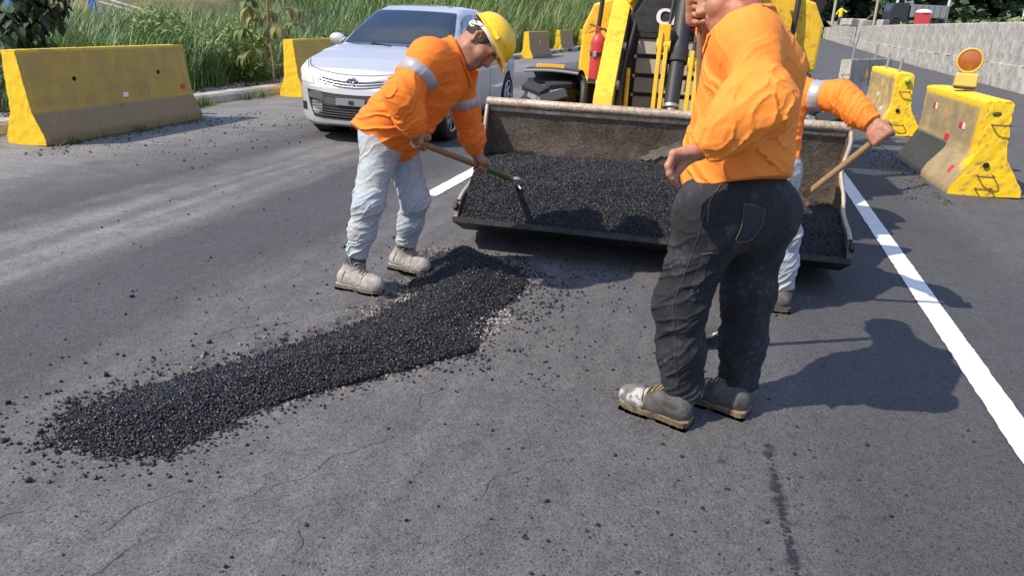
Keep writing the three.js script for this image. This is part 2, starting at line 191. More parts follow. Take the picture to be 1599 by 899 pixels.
// ---------- far right, on the raised ground ----------
function pole(x, z, y0, h, lean, label, col = [.5, .48, .43], r = .13) { const g = new THREE.Group(); part(g, 'shaft', cyl(V(0, 0, 0), V(lean, h, 0), r, r * .75, 10), std(col, .85)); part(g, 'crossarm', bx(1.6, .09, .09, lean * .96, h * .96, 0, .01), std(col, .85)); g.position.set(x, y0, z); return add(g, 'utility_pole', label, 'pole', 'poles on the raised ground'); }
pole(8.55, -80, 2.0, 9, -.1, 'pale pole nearest the loader cab behind the wall', [.42, .38, .3]);
pole(12.35, -81, 2.1, 9, -.1, 'brownish pole between the loader and the parked truck', [.42, .34, .22]);
pole(14.05, -81.5, 2.2, 9, .3, 'white leaning pole just left of the parked truck', [.6, .6, .58]);
pole(16.7, -92, 2.3, 9, 0, 'thin grey pole behind the red-bodied portable toilet', [.3, .29, .27], .09);
pole(18.8, -83, 2.3, 9, .15, 'pale grey pole right of the portable toilet', [.6, .6, .58]);
pole(25.8, -84.7, 2.4, 9, 0, 'pale pole at the right edge of the picture', [.6, .6, .58]);
{ const g = new THREE.Group(), dk = std([.03, .033, .04], .5), gr = std([.22, .23, .25], .7), gl = std([.02, .025, .03], .1), ru = std([.02, .02, .02], .9);
  part(g, 'cab', join([ext([[-.95, .55], [-1.0, 1.3], [-.75, 2.05], [.55, 2.1], [.6, .55]], 2.0, .05).translate(-1.35, 0, -1)]), dk);
  part(g, 'windscreen', bx(.03, .6, 1.7, -2.27, 1.72, 0, .01, 0, 0, -.33), gl);
  const bed = part(g, 'dump_bed', join([bx(3.3, .08, 2.2, 1.1, .95, 0, .02), bx(3.3, 1.05, .07, 1.1, 1.5, 1.07, .02), bx(3.3, 1.05, .07, 1.1, 1.5, -1.07, .02), bx(.08, 1.35, 2.2, -.52, 1.65, 0, .02), bx(.08, 1.05, 2.2, 2.72, 1.5, 0, .02)]), gr);
  for (let i = 0; i < 6; i++) part(bed, 'rib', bx(.08, 1.0, .06, -.3 + i * .56, 1.5, 1.13, .01), gr);
  part(g, 'chassis', bx(5, .2, .8, .2, .75, 0, .02), dk);
  for (const [x, z] of [[-1.75, .95], [-1.75, -.95], [1.2, .95], [1.2, -.95], [2.2, .95], [2.2, -.95]]) part(g, 'wheel', new THREE.TorusGeometry(.34, .16, 10, 20).translate(x, .5, z), ru);
  g.position.set(15.7, 2.05, -82); g.rotation.y = .15; add(g, 'dump_truck', 'dark truck with grey dump bed parked behind the wall', 'truck'); }
{ const g = new THREE.Group(); const red = std([.5, .05, .06], .6);
  part(g, 'cabin', bx(1.1, 1.35, 1.1, 0, .68, 0, .04), red); part(g, 'door', bx(.75, 1.2, .03, 0, .66, .56, .01), red); part(g, 'roof', (() => { const s = new THREE.SphereGeometry(.72, 20, 8, 0, 6.283, 0, 1.57); s.scale(.95, .42, .95); return norm(s.translate(0, 1.34, 0)); })(), std([.75, .74, .72], .6));
  g.position.set(15.6, 1.95, -76.8); add(g, 'portable_toilet', 'red portable toilet with white roof beside the truck', 'toilet'); }
{ const r = rng(90); for (let i = 0; i < 6; i++) { const g = new THREE.Group(); part(g, 'block', bx(1 + r() * 1.2, .5 + r() * .25, .6, 0, .3, 0, .05), std([.5, .49, .46], .9, { map: T.concrete })); g.position.set(9.6 + i * .72 + r() * .4, 1.98, -74 - r() * 9); g.rotation.y = r() * 3; add(g, 'concrete_block', 'pale concrete block strewn behind the wall between poles', 'block', 'concrete blocks behind the wall'); } }
// ---------- vegetation helpers ----------
const leafMat = (c, o = {}) => phys(c, .75, { vertexColors: false, ...o });
function blade(h, w, lean, curl, seg = 4) { const g = grid(1, seg, (u, v) => { const b = lean * v + curl * v * v * v, ww = w * (1 - v * v * .95) * .5; return V((u - .5) * 2 * ww, h * (v - .38 * curl / Math.max(h, .01) * v * v * v), b); }); return norm(g); }
function tuft(n, h, w, spread, r) { const l = []; for (let i = 0; i < n; i++) { const g = blade(h * (.55 + .6 * r()), w * (.7 + .6 * r()), h * (.05 + .28 * r()), h * (.15 + .65 * r() * r())); g.rotateY(r() * 6.283); g.translate((r() - .5) * spread, 0, (r() - .5) * spread); l.push(g); } return mergeGeometries(l); }
function clump(n, size, rad, r, aspect = 1.7) { const l = []; for (let i = 0; i < n; i++) { const d = V(r() - .5, r() - .5, r() - .5).normalize().multiplyScalar(rad * Math.cbrt(r())), s = size * (.6 + .8 * r()); const g = new THREE.BufferGeometry(); const a = s * aspect / 2, b = s / 2; g.setAttribute('position', new THREE.Float32BufferAttribute([-a, 0, 0, 0, b * .25, b, 0, b * .25, -b, 0, b * .25, b, a, -b * .3, 0, 0, b * .25, -b], 3)); g.setAttribute('uv', new THREE.Float32BufferAttribute(new Array(12).fill(0), 2)); g.computeVertexNormals(); g.rotateX((r() - .5) * 2); g.rotateY(r() * 6.28); g.rotateZ((r() - .5) * 1.8); g.translate(d.x, d.y * .8, d.z); l.push(g); } return mergeGeometries(l); }
function instances(geo, mat, list, name, label, category, kind = 'stuff', seed = 3, cols) { const im = new THREE.InstancedMesh(geo, mat, list.length), M = new THREE.Matrix4(), q = new THREE.Quaternion(), e = new THREE.Euler(), c = new THREE.Color();
  list.forEach((p, i) => { e.set(p.rx || 0, p.ry || 0, p.rz || 0); q.setFromEuler(e); M.compose(V(p.x, p.y, p.z), q, V(p.s * (p.sx || 1), p.s * (p.sy || 1), p.s)); im.setMatrixAt(i, M); if (p.c) { c.setRGB(...p.c); im.setColorAt(i, c); } });
  im.castShadow = im.receiveShadow = true; if (label) return add(im, name, label, category, null, kind); im.name = name; im.userData.kind = 'stuff'; return im; }
// far wood along the crest on the right
{ const r = rng(77), list = []; for (let i = 0; i < 5200; i++) { const t = r(), x = lerp(-30, 130, t), z = -150 - 60 * r() - 20 * Math.abs(Math.sin(x * .05)), hg = landY(Math.max(x, wallX(z) + 1), z), hh = 6 + 9 * Math.pow(clamp(.5 + fbm2(x * .06, z * .02, 4)), 1.1) + (x < 28 ? 4 : 0), k = Math.pow(r(), .7); const v = .6 + .8 * r(); list.push({ x: x + 2 * (r() - .5), y: Math.max(1, hg - 1) + hh * k, z, s: .8 + r() * .9, ry: r() * 6.28, c: [.075 * v, .125 * v, .07 * v] }); }
  instances(clump(34, .75, 1.5, rng(4)), leafMat([1, 1, 1]), list, 'far_wood', 'dark green far-off wood along the crest at upper right', 'wood'); }
{ const r = rng(78), list = []; for (let i = 0; i < 3600; i++) { const z = -70 - 75 * r(), x = wallX(z) + 12 + 60 * r(), v = .6 + .9 * r(), y = landY(x, z); list.push({ x, y: y + .2 + .5 * r(), z, s: .6 + r() * .8, ry: r() * 6.28, c: r() < .35 ? [.14 * v, .16 * v, .05 * v] : [.06 * v, .11 * v, .03 * v] }); }
  instances(clump(26, .35, .9, rng(5), 2.4), leafMat([1, 1, 1]), list, 'hill_scrub', 'green and straw-coloured scrub on the slope at upper right', 'scrub'); }
// tall grass on the left bank
const grassHere = (x, z) => { const d = -7.75 - x; return d > .85 + .3 * N2(z * .7, 3) && !(x < -14.5 + 1.5 * N2(z * .3, 9) && z > -37); };
{
  const r = rng(101), kinds = [[], [], []];
  for (let i = 0; i < 26000; i++) { const near = i < 15000; const z = near ? -3 - 24 * r() : -20 - 75 * Math.pow(r(), .9), x = near ? -8.2 - 10 * Math.pow(r(), 1.15) : -8.2 - 22 * Math.pow(r(), 1.3); if (!grassHere(x, z)) continue;
    const n = fbm2(x * .35, z * .35, 3), v = .75 + .6 * r(), d = -8.2 - x; const dry = r() < .11; const c = dry ? [.32 * v, .29 * v, .13 * v] : n > .12 || z < -24 ? [.19 * v, .29 * v, .075 * v] : [.13 * v, .22 * v, .10 * v];
    const hs = sstep(-.2, 1.5, d) * .75 + .35; const left = sstep(-9, -6, z); kinds[i % 3].push({ x, y: landY(x, z) - .03, z, s: (near ? .62 + .5 * r() : 1.0 + .7 * r()) * hs * (1 + .35 * n) * lerp(.82, .62, left) * lerp(1.22, 1, sstep(-34, -16, z)), ry: r() * 6.28, rx: (r() - .5) * .2, c }); }
  for (let i = 0; i < 70; i++) { const [cx, cz, R] = [[-8.85, -10.4, .5], [-9.0, -11.2, .5], [-8.9, -9.4, .45]][i % 3], a = r() * 6.28, v = .8 + .5 * r(), x = cx + R * Math.cos(a) * r(), z = cz + R * Math.sin(a) * r(); kinds[i % 3].push({ x, y: landY(x, z) - .03, z, s: .75 + .3 * r(), ry: r() * 6.28, rx: (r() - .5) * .3, c: [.13 * v, .24 * v, .06 * v] }); }
  kinds.forEach((k, i) => instances(tuft(16, 1.15, .02 + .004 * i, .35, rng(110 + i)), leafMat([1, 1, 1], { roughness: .55, transmission: .25, thickness: 0 }), k, 'tall_grass', ['tall arching green grass covering the bank left of the road', 'tall dense grass growing through the left bank', 'tall mixed grass blades filling the left bank'][i], 'grass'));
  const low = []; for (let i = 0; i < 900; i++) { const z = -4 - 40 * Math.pow(r(), 1.4), x = -7.40 - .08 * r(); if (fbm2(z * .5, 8, 3) < .0) continue; const v = .7 + .6 * r(); low.push({ x, y: .0, z, s: .08 + .14 * r(), ry: r() * 6.28, c: [.13 * v, .17 * v, .03 * v] }); }
  for (let i = 0; i < 90; i++) { const t = r(), v = .7 + .6 * r(); low.push({ x: -6.52 + .04 * (r() - .5), y: 0, z: lerp(-5.95, -8.3, t), s: .03 + .1 * r() * r(), ry: r() * 6.28, c: [.13 * v, .17 * v, .03 * v] }); }
  instances(tuft(12, 1, .06, .5, rng(120)), leafMat([1, 1, 1]), low, 'kerb_weeds', 'short bright weeds along the kerb and barrier foot', 'weeds');
  const st = []; for (let i = 0; i < 5200; i++) { const z = -5 - 22 * r(), x = -7.82 - 1.0 * Math.pow(r(), 1.1), v = .6 + .8 * r(); st.push({ x, y: landY(x, z) + .008, z, s: .018 + .035 * r() * r(), ry: r() * 6, rx: r() * 6, c: [.3 * v, .29 * v, .28 * v] }); }
  instances(norm(new THREE.IcosahedronGeometry(1, 0)), std([1, 1, 1], .95), st, 'roadside_gravel', 'grey gravel strip behind the left kerb', 'gravel');
}
{ const g = new THREE.Group(), c = std([.52, .49, .43], .92, { map: T.concrete, bumpMap: T.concreteB, bumpScale: .006 }); for (let z = -3; z > -60; z -= 1.5) part(g, 'kerbstone', ext([[-.13, -.1], [-.13, .13], [.09, .13], [.12, .1], [.14, -.1]], 1.48, .008).translate(-7.66, .0, z - 1.49), c); add(g, 'kerb', 'low pale concrete kerb along the left verge', 'kerb'); }
// leafy bushes
function bush(x, z, h, rad, n, leaf, col, name, label, seed, group) { const r = rng(seed), g = new THREE.Group(); const lv = [[], [], []]; const br = [];
  for (let k = 0; k < 7; k++) { const a = r() * 6.28, e = V(Math.cos(a) * rad * .7 * r(), h * (.6 + .4 * r()), Math.sin(a) * rad * .7 * r()); br.push(cyl(V(0, 0, 0), e, .012, .005, 5)); }
  for (let i = 0; i < n; i++) { const a = r() * 6.28, rr = rad * Math.sqrt(r()), yy = h * (.12 + .88 * r()) * (1 - .35 * (rr / rad) ** 2); const L = leaf * (.6 + .8 * r()); const b = grid(2, 3, (u, v) => V((u - .5) * L * .55 * Math.sin(Math.PI * (.08 + .9 * v)), -.25 * L * v * v + .12 * L * Math.abs(u - .5), L * v)); b.rotateX((r() - .4) * 1.0); b.rotateY(r() * 6.28); b.translate(Math.cos(a) * rr, yy, Math.sin(a) * rr); lv[i % 3].push(norm(b)); }
  part(g, 'stems', mergeGeometries(br), std([.12, .09, .05], .9)); const cr = part(g, 'foliage', mergeGeometries(lv[0]), leafMat(col.map(v => v * .8), { transmission: .2 })); part(cr, 'leaves', mergeGeometries(lv[1]), leafMat(col, { transmission: .2 })); part(cr, 'leaves', mergeGeometries(lv[2]), leafMat(col.map(v => v * 1.25), { transmission: .2 }));
  g.position.set(x, landY(x, z), z); return add(g, name, label, 'bush', group); }
bush(-9.3, -11.0, 1.35, .62, 900, .10, [.17, .26, .04], 'leafy_bush', 'yellow-green leafy bush in the grass above the long barrier', 201);
bush(-8.75, -12.3, 1.2, .6, 800, .10, [.17, .28, .05], 'leafy_bush', 'rounded light green bush left of the palmate sapling', 202);
bush(-8.3, -15.4, 1.0, .8, 900, .09, [.10, .17, .03], 'leafy_bush', 'bright green low bush behind the barrier left of the car', 203);
bush(-10.9, -12.6, 1.1, .7, 800, .11, [.07, .13, .03], 'leafy_bush', 'mid-green bush standing higher in the left grass', 204);
{ // dark broadleaf tree at the upper left edge
  const r = rng(210), g = new THREE.Group(); part(g, 'trunk', tube([V(0, 0, 0), V(.02, .5, .01), V(-.01, 1.0, 0), V(.03, 1.6, 0)], .035, 12, 8), std([.05, .04, .03], .9));
  const lv = [], br = []; for (let k = 0; k < 22; k++) { const a = r() * 6.28, y = .65 + 1.15 * r(), e = V(Math.cos(a) * (.25 + .3 * r()), y + .1 * (r() - .6), Math.sin(a) * (.25 + .3 * r())); br.push(cyl(V(0, y - .1, 0), e, .01, .005, 5));
    for (let i = 0; i < 44; i++) { const L = .10 + .09 * r(), b = grid(2, 4, (u, v) => V((u - .5) * L * .5 * Math.sin(Math.PI * (.06 + .92 * v)), -.35 * L * v * v, L * v)); b.rotateX(.3 + r() * .7); b.rotateY(r() * 6.28); const t = .05 + 1.0 * r(); b.translate(e.x * t + (r() - .5) * .16, lerp(y - .1, e.y, t) + (r() - .5) * .2, e.z * t + (r() - .5) * .16); lv.push(norm(b)); } }
  part(g, 'crown', mergeGeometries(lv), leafMat([.02, .045, .018])); part(g, 'branches', mergeGeometries(br), std([.05, .04, .03], .9));
  g.position.set(-8.35, landY(-8.35, -7.56) - .1, -7.56); add(g, 'young_tree', 'dark broad-leaved young tree rising behind the long yellow barrier', 'tree'); }
{ // palmate sapling
  const r = rng(220), g = new THREE.Group(); part(g, 'stem', tube([V(0, 0, 0), V(.02, .5, 0), V(-.03, 1.0, 0), V(.0, 1.75, 0)], .022, 10, 6), std([.22, .18, .12], .9));
  for (let k = 0; k < 18; k++) { const a = k * 2.4 + r(), y = .45 + 1.3 * (k / 18), L = .3 + .25 * r(), e = V(Math.cos(a) * L, y + .14 * r(), Math.sin(a) * L); const lf = new THREE.Group(); const leaf = []; const m = 7; for (let i = 0; i < m; i++) { const LL = .29 + .08 * r(), b = grid(2, 5, (u, v) => V((u - .5) * .10 * Math.sin(Math.PI * (.06 + .92 * v)), -.55 * LL * v * v * v + .02 * Math.abs(u - .5), LL * v * (1 - .2 * v))); b.rotateX(.35); b.rotateY(a + (i / (m - 1) - .5) * 4.4 + 1.57 * -1 + 3.14); b.translate(e.x, e.y, e.z); leaf.push(norm(b)); }
    const p = part(g, 'leaf', mergeGeometries(leaf), leafMat(r() < .4 ? [.2, .2, .06] : [.12, .17, .05], { transmission: .25 })); part(p, 'petiole', cyl(V(0, y - .05, 0), e, .006, .004, 5), std([.25, .2, .08], .8)); }
  g.position.set(-7.9, landY(-7.9, -12.0), -12.0); add(g, 'palmate_sapling', 'slender sapling with drooping palmate leaves beside the second barrier', 'sapling'); }
{ // blue building parts and handrail far at the upper left
  const g = new THREE.Group(), bl = std([.03, .12, .5], .5), wh = std([.7, .72, .74], .5);
  for (let i = 0; i < 7; i++) part(g, 'blue_panel', bx(.98, .9, .06, -3 + i, .95, 0, .01), bl); part(g, 'roof_edge', bx(7.2, .06, 1.4, 0, 1.43, -.6, .01), std([.06, .18, .55], .5)); for (let i = 0; i < 4; i++) part(g, 'post', cyl(V(-3.3 + i * 2.2, -.6, 0), V(-3.3 + i * 2.2, .6, 0), .05, .05, 8), wh);
  g.position.set(-30.9, .25, -26.5); g.rotation.y = -.27; add(g, 'blue_kiosk', 'blue-panelled kiosk at the upper left corner', 'kiosk');
  const h = new THREE.Group(); part(h, 'post', bx(.38, .75, .1, -27.1, 1.12, -27.86, .02), bl);
  const a = V(-26.8, 1.42, -27.95), b = V(-24.0, .74, -28.7); for (const dy of [0, -.2]) part(h, 'handrail', cyl(a.clone().add(V(0, dy, 0)), b.clone().add(V(0, dy, 0)), .028, .028, 8), wh); for (let i = 0; i < 6; i++) { const q = a.clone().lerp(b, i / 5); part(h, 'baluster', cyl(q, q.clone().add(V(0, -.6, 0)), .024, .024, 8), wh); } part(h, 'ramp_edge', cyl(V(-27.1, .86, -27.86), V(-24, .2, -28.7), .07, .07, 8), bl);
  add(h, 'handrail', 'white sloping handrail with blue post beside the blue kiosk', 'railing'); }
{ const g = new THREE.Group(); part(g, 'shaft', cyl(V(0, 0, 0), V(0, 8, 0), .22, .2, 12), std([.5, .5, .49], .9, { map: T.concrete })); part(g, 'base', cyl(V(0, 0, 0), V(0, .3, 0), .32, .32, 12), std([.45, .45, .43], .9)); g.position.set(-14.2, landY(-14.2, -37.6) - .1, -37.6); add(g, 'concrete_pole', 'round grey pole in the grass directly above the car roof', 'pole'); }
// ---------- concrete barriers ----------
const yellow = [.84, .56, .012], dirtTan = [.20, .145, .075];
function barrierGeo(half, H, L, o) { // profile half = [[w,y]...] bottom to top; near end at z = 0, runs to z = -L; right side = +x
  const pts = [...half.map(p => [p[0], p[1]]), ...half.slice().reverse().map(p => [-p[0], p[1]])], ring = [];
  for (let i = 0; i < pts.length - 1; i++) { const a = pts[i], b = pts[i + 1], n = Math.max(1, Math.round(Math.hypot(b[0] - a[0], b[1] - a[1]) / .035)); for (let k = 0; k < n; k++) ring.push([lerp(a[0], b[0], k / n), lerp(a[1], b[1], k / n)]); } ring.push(pts[pts.length - 1]);
  const nl = Math.round(L / .05), nr = ring.length - 1, r = rng(o.seed), s = o.seed * 1.7, chip = o.chip || .004;
  const disp = (x, y, z) => { const e = Math.min(-z, L + z), k = chip * (e < .09 ? 1 : .25); return k * (fbm3(x * 14 + s, y * 14, z * 14, 3) - .1 - (e < .02 ? .35 : 0)); };
  const side = grid(nr, nl, (u, v) => { const q = ring[Math.round(u * nr)], z = -L * v, d = disp(q[0], q[1], z), cx = Math.sign(q[0]); return V(q[0] + d * cx, q[1] + (q[1] > H - .01 ? d : 0), z); });
  const col = [], p = side.attributes.position, uv = side.attributes.uv;
  for (let i = 0; i < p.count; i++) { const x = p.getX(i), y = p.getY(i), z = p.getZ(i); col.push(...o.color(x, y, z, false)); uv.setXY(i, z + y * .2, y + x); } side.setAttribute('color', new THREE.Float32BufferAttribute(col, 3));
  const cap = z => { const N = 14, M = Math.round(H / .03); const widthAt = y => { for (let i = 0; i < half.length - 1; i++) if (y >= half[i][1] && y <= half[i + 1][1]) return lerp(half[i][0], half[i + 1][0], (y - half[i][1]) / Math.max(1e-6, half[i + 1][1] - half[i][1])); return half[half.length - 1][0]; };
    const g = grid(N, M, (u, v) => { const y = v * H, w = widthAt(clamp(y, 0, H)), x = (u * 2 - 1) * w, d = disp(x, y, z), edge = u === 0 || u === 1; return V(x + (edge ? d * Math.sign(x) : 0), y + (v === 1 ? d : 0), z + (edge || v === 1 ? 0 : chip * .7 * (fbm3(x * 9 + s, y * 9, z + 5, 4)))); });
    const c = [], q = g.attributes.position, t = g.attributes.uv; for (let i = 0; i < q.count; i++) { c.push(...o.color(q.getX(i), q.getY(i), z, true)); t.setXY(i, q.getX(i), q.getY(i)); } g.setAttribute('color', new THREE.Float32BufferAttribute(c, 3)); return norm(g); };
  const g = mergeGeometries([norm(side), cap(0), cap(-L)]); return g;
}
const paintMat = std([1, 1, 1], .72, { vertexColors: true, map: T.barrier, bumpMap: T.concreteB, bumpScale: .003 });
const redM = std([.6, .02, .03], .35), whM = std([.8, .8, .8], .35), steelM = std([.42, .42, .42], .45, { metalness: .7 }), rustM = std([.16, .1, .06], .8, { metalness: .3 }), holeM = std([.012, .011, .01], 1);
const profL = [[.25, 0], [.25, .085], [.14, .33], [.09, .93]], profR = [[.33, 0], [.33, .07], [.15, .37], [.13, .46], [.115, .895], [.10, .915]];
const faceX = (prof, y) => { for (let i = 0; i < prof.length - 1; i++) if (y <= prof[i + 1][1]) return lerp(prof[i][0], prof[i + 1][0], (y - prof[i][1]) / (prof[i + 1][1] - prof[i][1])); return prof[prof.length - 1][0]; };
function sticker(g, prof, sx, y, z, w, h, m, name = 'reflector') { const x = faceX(prof, y), dx = faceX(prof, y + .05) - faceX(prof, y - .05), a = Math.atan2(-dx, .1); const geo = bx(.006, h, w, 0, 0, 0, .0015); geo.rotateZ(sx > 0 ? a : -a); geo.translate(sx * (x + .003), y, z); return part(g, name, geo, m); }
function rebar(g, x, y, w, out) { part(g, 'rebar_loop', tube([V(x - w / 2, y, -.03), V(x - w / 2, y, out * .8), V(x - w / 2 + .02, y, out), V(x + w / 2 - .02, y - .004, out), V(x + w / 2, y, out * .8), V(x + w / 2, y, -.03)], .008, 30, 7), rustM); }
// left row
const leftCol = (seed, grime) => (x, y, z, end) => { const n = fbm3(x * 3 + seed, y * 3, z * 2.2, 4), f = fbm3(x * 16, y * 16 + seed, z * 16, 3), s = fbm2(z * 6 + seed, y * .8, 3); const top = y > .92; let d = end || x < 0 || top ? .03 + .12 * Math.max(0, f) : clamp(grime + .16 * n + .14 * s + .06 * f + (y < .315 ? .4 : 0)); const sp = f > .52 && !end && y < .9 ? .35 : 0; if (top && f > .22) d = .55; return [0, 1, 2].map(i => lerp(yellow[i], [.30, .205, .105][i], d) * (1 - sp * .5)); };
function leftBarrier(x, z, label, seed, grime, L, deco) { const g = new THREE.Group(); part(g, 'body', barrierGeo(profL, .93, L, { seed, chip: .011, color: leftCol(seed, grime) }), paintMat); deco && deco(g); g.position.set(x, 0, z); g.rotation.z = .045; return add(g, 'concrete_barrier', label, 'barrier', 'yellow barriers along the left verge'); }
const disc = (sx, prof, y, z, r) => { const c = new THREE.CylinderGeometry(r, r, .006, 14); c.rotateZ(1.57); c.translate(sx * (faceX(prof, y) + .002), y, z); return norm(c); };
leftBarrier(-6.84, -5.93, 'long dirty yellow concrete barrier at the left edge with two lifting holes', 1, .66, 2.42, g => { for (const z of [-.62, -1.88]) part(g, 'lifting_hole', disc(1, profL, .62, z, .024), holeM); sticker(g, profL, 1, .40, -1.28, .075, .05, whM); sticker(g, profL, 1, .42, -2.26, .075, .055, redM); });
leftBarrier(-7.11, -11.35, 'yellow concrete barrier partly hidden behind the silver car', 2, .6, 2.5);
leftBarrier(-7.36, -27.5, 'soot-darkened yellow barrier standing just right of the car tail', 3, .9, 3.1, g => { sticker(g, profL, 1, .55, -1.6, .18, .12, std(yellow, .6)); sticker(g, profL, 1, .55, -2.3, .18, .1, redM); });
leftBarrier(-7.85, -34.9, 'small distant grey and yellow barrier between grass and fire extinguisher', 4, .85, 2.8);
leftBarrier(-8.2, -42.2, 'farthest yellow barrier peeping out beside the loader fender', 5, .7, 2.8);
// right row
const rightCol = (seed, grime) => (x, y, z, end) => { const n = fbm3(x * 3 + seed, y * 2.4, z * 2.4, 4), f = fbm3(x * 18, y * 18 + seed, z * 18, 3), st = fbm3(x * 5, y * 22 + z * 3, z * 3 + seed, 3); const edge = end ? 1 : sstep(-.26 + .12 * n, -.12, z) * sstep(.2, .34, y); const top = sstep(.82 + .05 * n, .86, y); let p = Math.max(edge, top) * (f > .34 ? .35 : 1); if (!end) p = Math.max(p, clamp(.25 + .45 * st + .35 * n - grime) * sstep(.33, .4, y)); const dirt = [.36, .285, .165]; const c = [0, 1, 2].map(i => lerp(dirt[i] * (1 + .25 * n + .2 * f), yellow[i] * 1.08, p)); if (end && f > .42) return [.3, .24, .1]; return c; };
function rightBarrier(x, z, L, seed, grime, name, label, ry = 0, colf) { const g = new THREE.Group(); part(g, 'body', barrierGeo(profR, .915, L, { seed, chip: .015, color: colf || rightCol(seed, grime) }), paintMat); g.position.set(x, 0, z); g.rotation.y = ry; g.rotation.z = .062; return add(g, 'median_barrier', label, 'barrier', 'barriers along the right edge line'); }
{ const g = rightBarrier(2.55, -8.16, 2.15, 11, .28, '', 'yellow median barrier carrying a round amber warning lamp', .035);
  sticker(g, profR, -1, .62, -.62, .09, .06, redM, 'reflector_red'); sticker(g, profR, -1, .62, -.52, .07, .06, whM, 'reflector_white'); sticker(g, profR, -1, .72, -1.66, .07, .07, redM, 'reflector_red'); sticker(g, profR, -1, .72, -1.58, .06, .07, whM, 'reflector_white'); sticker(g, profR, -1, .45, -.98, .15, .07, redM, 'reflector_red'); sticker(g, profR, -1, .22, -.30, .08, .08, redM, 'reflector_red'); sticker(g, profR, -1, .22, -2.05, .08, .08, redM, 'reflector_red');
  rebar(g, .03, .70, .15, .07); rebar(g, -.02, .21, .13, .08); rebar(g, -.02, .085, .13, .07); part(g, 'lifting_hole', norm(new THREE.CylinderGeometry(.028, .028, .012, 12).rotateX(1.57).translate(-.03, .31, .012)), holeM); part(g, 'spall', norm(new THREE.IcosahedronGeometry(.03, 1).scale(1.4, .7, .3).translate(-.02, .80, .004)), std([.1, .08, .04], 1)); }
{ const g = new THREE.Group(), am = std([.62, .2, .02], .25), yl = std([.7, .5, .12], .6); // lamp on barrier
  part(g, 'bracket', join([bx(.045, .34, .012, 0, -.13, .012, .003), bx(.045, .012, .14, 0, .045, -.05, .003), bx(.045, .30, .012, 0, .20, -.075, .003)]).rotateY(1.57), steelM);
  part(g, 'battery_case', join([bx(.22, .14, .16, 0, .11, 0, .02)]), yl); part(g, 'case_foot', bx(.2, .03, .15, 0, .03, 0, .01), std([.04, .04, .03], .8));
  const hs = part(g, 'lamp_housing', norm(new THREE.CylinderGeometry(.125, .125, .07, 32).rotateX(1.57).translate(-.01, .31, 0)), std([.75, .42, .08], .5)); part(hs, 'lens', norm(new THREE.SphereGeometry(.2, 28, 10, 0, 6.283, 0, .6).rotateX(1.57).scale(1, 1, .55).translate(-.01, .31, -.055)), phys([.42, .12, .015], .25, { clearcoat: 1 })); part(hs, 'rim', norm(new THREE.TorusGeometry(.12, .012, 8, 32).translate(-.01, .31, .036)), std([.75, .45, .1], .5));
  g.position.set(2.46, .922, -9.35); g.rotation.y = -.18; add(g, 'warning_lamp', 'round amber warning lamp bracketed on top of the nearest median barrier', 'lamp'); }
{ const g = rightBarrier(2.57, -12.6, 2.4, 13, .1, '', 'yellow median barrier with two short upright pipes on top');
  for (const [x, z, h] of [[-.02, -.5, .2], [.0, -1.7, .24]]) part(g, 'pipe', cyl(V(x, .85, z), V(x + .03, .915 + h, z), .022, .022, 12), steelM); part(g, 'strap', bx(.012, .2, .05, -.115, .80, -.42, .003, 0, 0, -.06), steelM);
  sticker(g, profR, -1, .72, -1.1, .12, .1, std([.8, .55, .01], .5)); sticker(g, profR, -1, .52, -1.3, .12, .06, whM); sticker(g, profR, -1, .35, -.7, .09, .06, whM); sticker(g, profR, -1, .3, -1.9, .1, .06, redM); rebar(g, 0, .66, .13, .07); rebar(g, -.03, .17, .16, .07); part(g, 'lifting_hole', norm(new THREE.CylinderGeometry(.03, .03, .012, 12).rotateX(1.57).translate(-.05, .38, .012)), holeM); part(g, 'green_cap', norm(new THREE.SphereGeometry(.045, 12, 8).translate(.02, .82, .03)), std([.3, .5, .03], .6)); }
{ const grey = (x, y, z, end) => { const n = fbm3(x * 4, y * 3, z * 3 + 9, 4), s = fbm3(x * 3, y * .7, z * 14, 3), k = end ? .42 : .30 + .22 * s; return [k * (1 + .2 * n), k * .95 * (1 + .2 * n), k * .84 * (1 + .2 * n)]; };
  const g = rightBarrier(2.35, -17.6, 2.4, 17, 0, '', 'bare weathered grey concrete barrier turned askew behind the loader', -.5, grey); rebar(g, .03, .6, .15, .08);
  for (const z of [-.3, -1.6]) part(g, 'pipe', cyl(V(0, .86, z), V(.03, 1.22, z), .022, .022, 10), steelM); sticker(g, profR, 1, .6, -.9, .16, .14, std([.8, .55, .01], .5)); sticker(g, profR, 1, .5, -.7, .1, .06, redM); sticker(g, profR, 1, .68, -1.7, .1, .1, whM); }
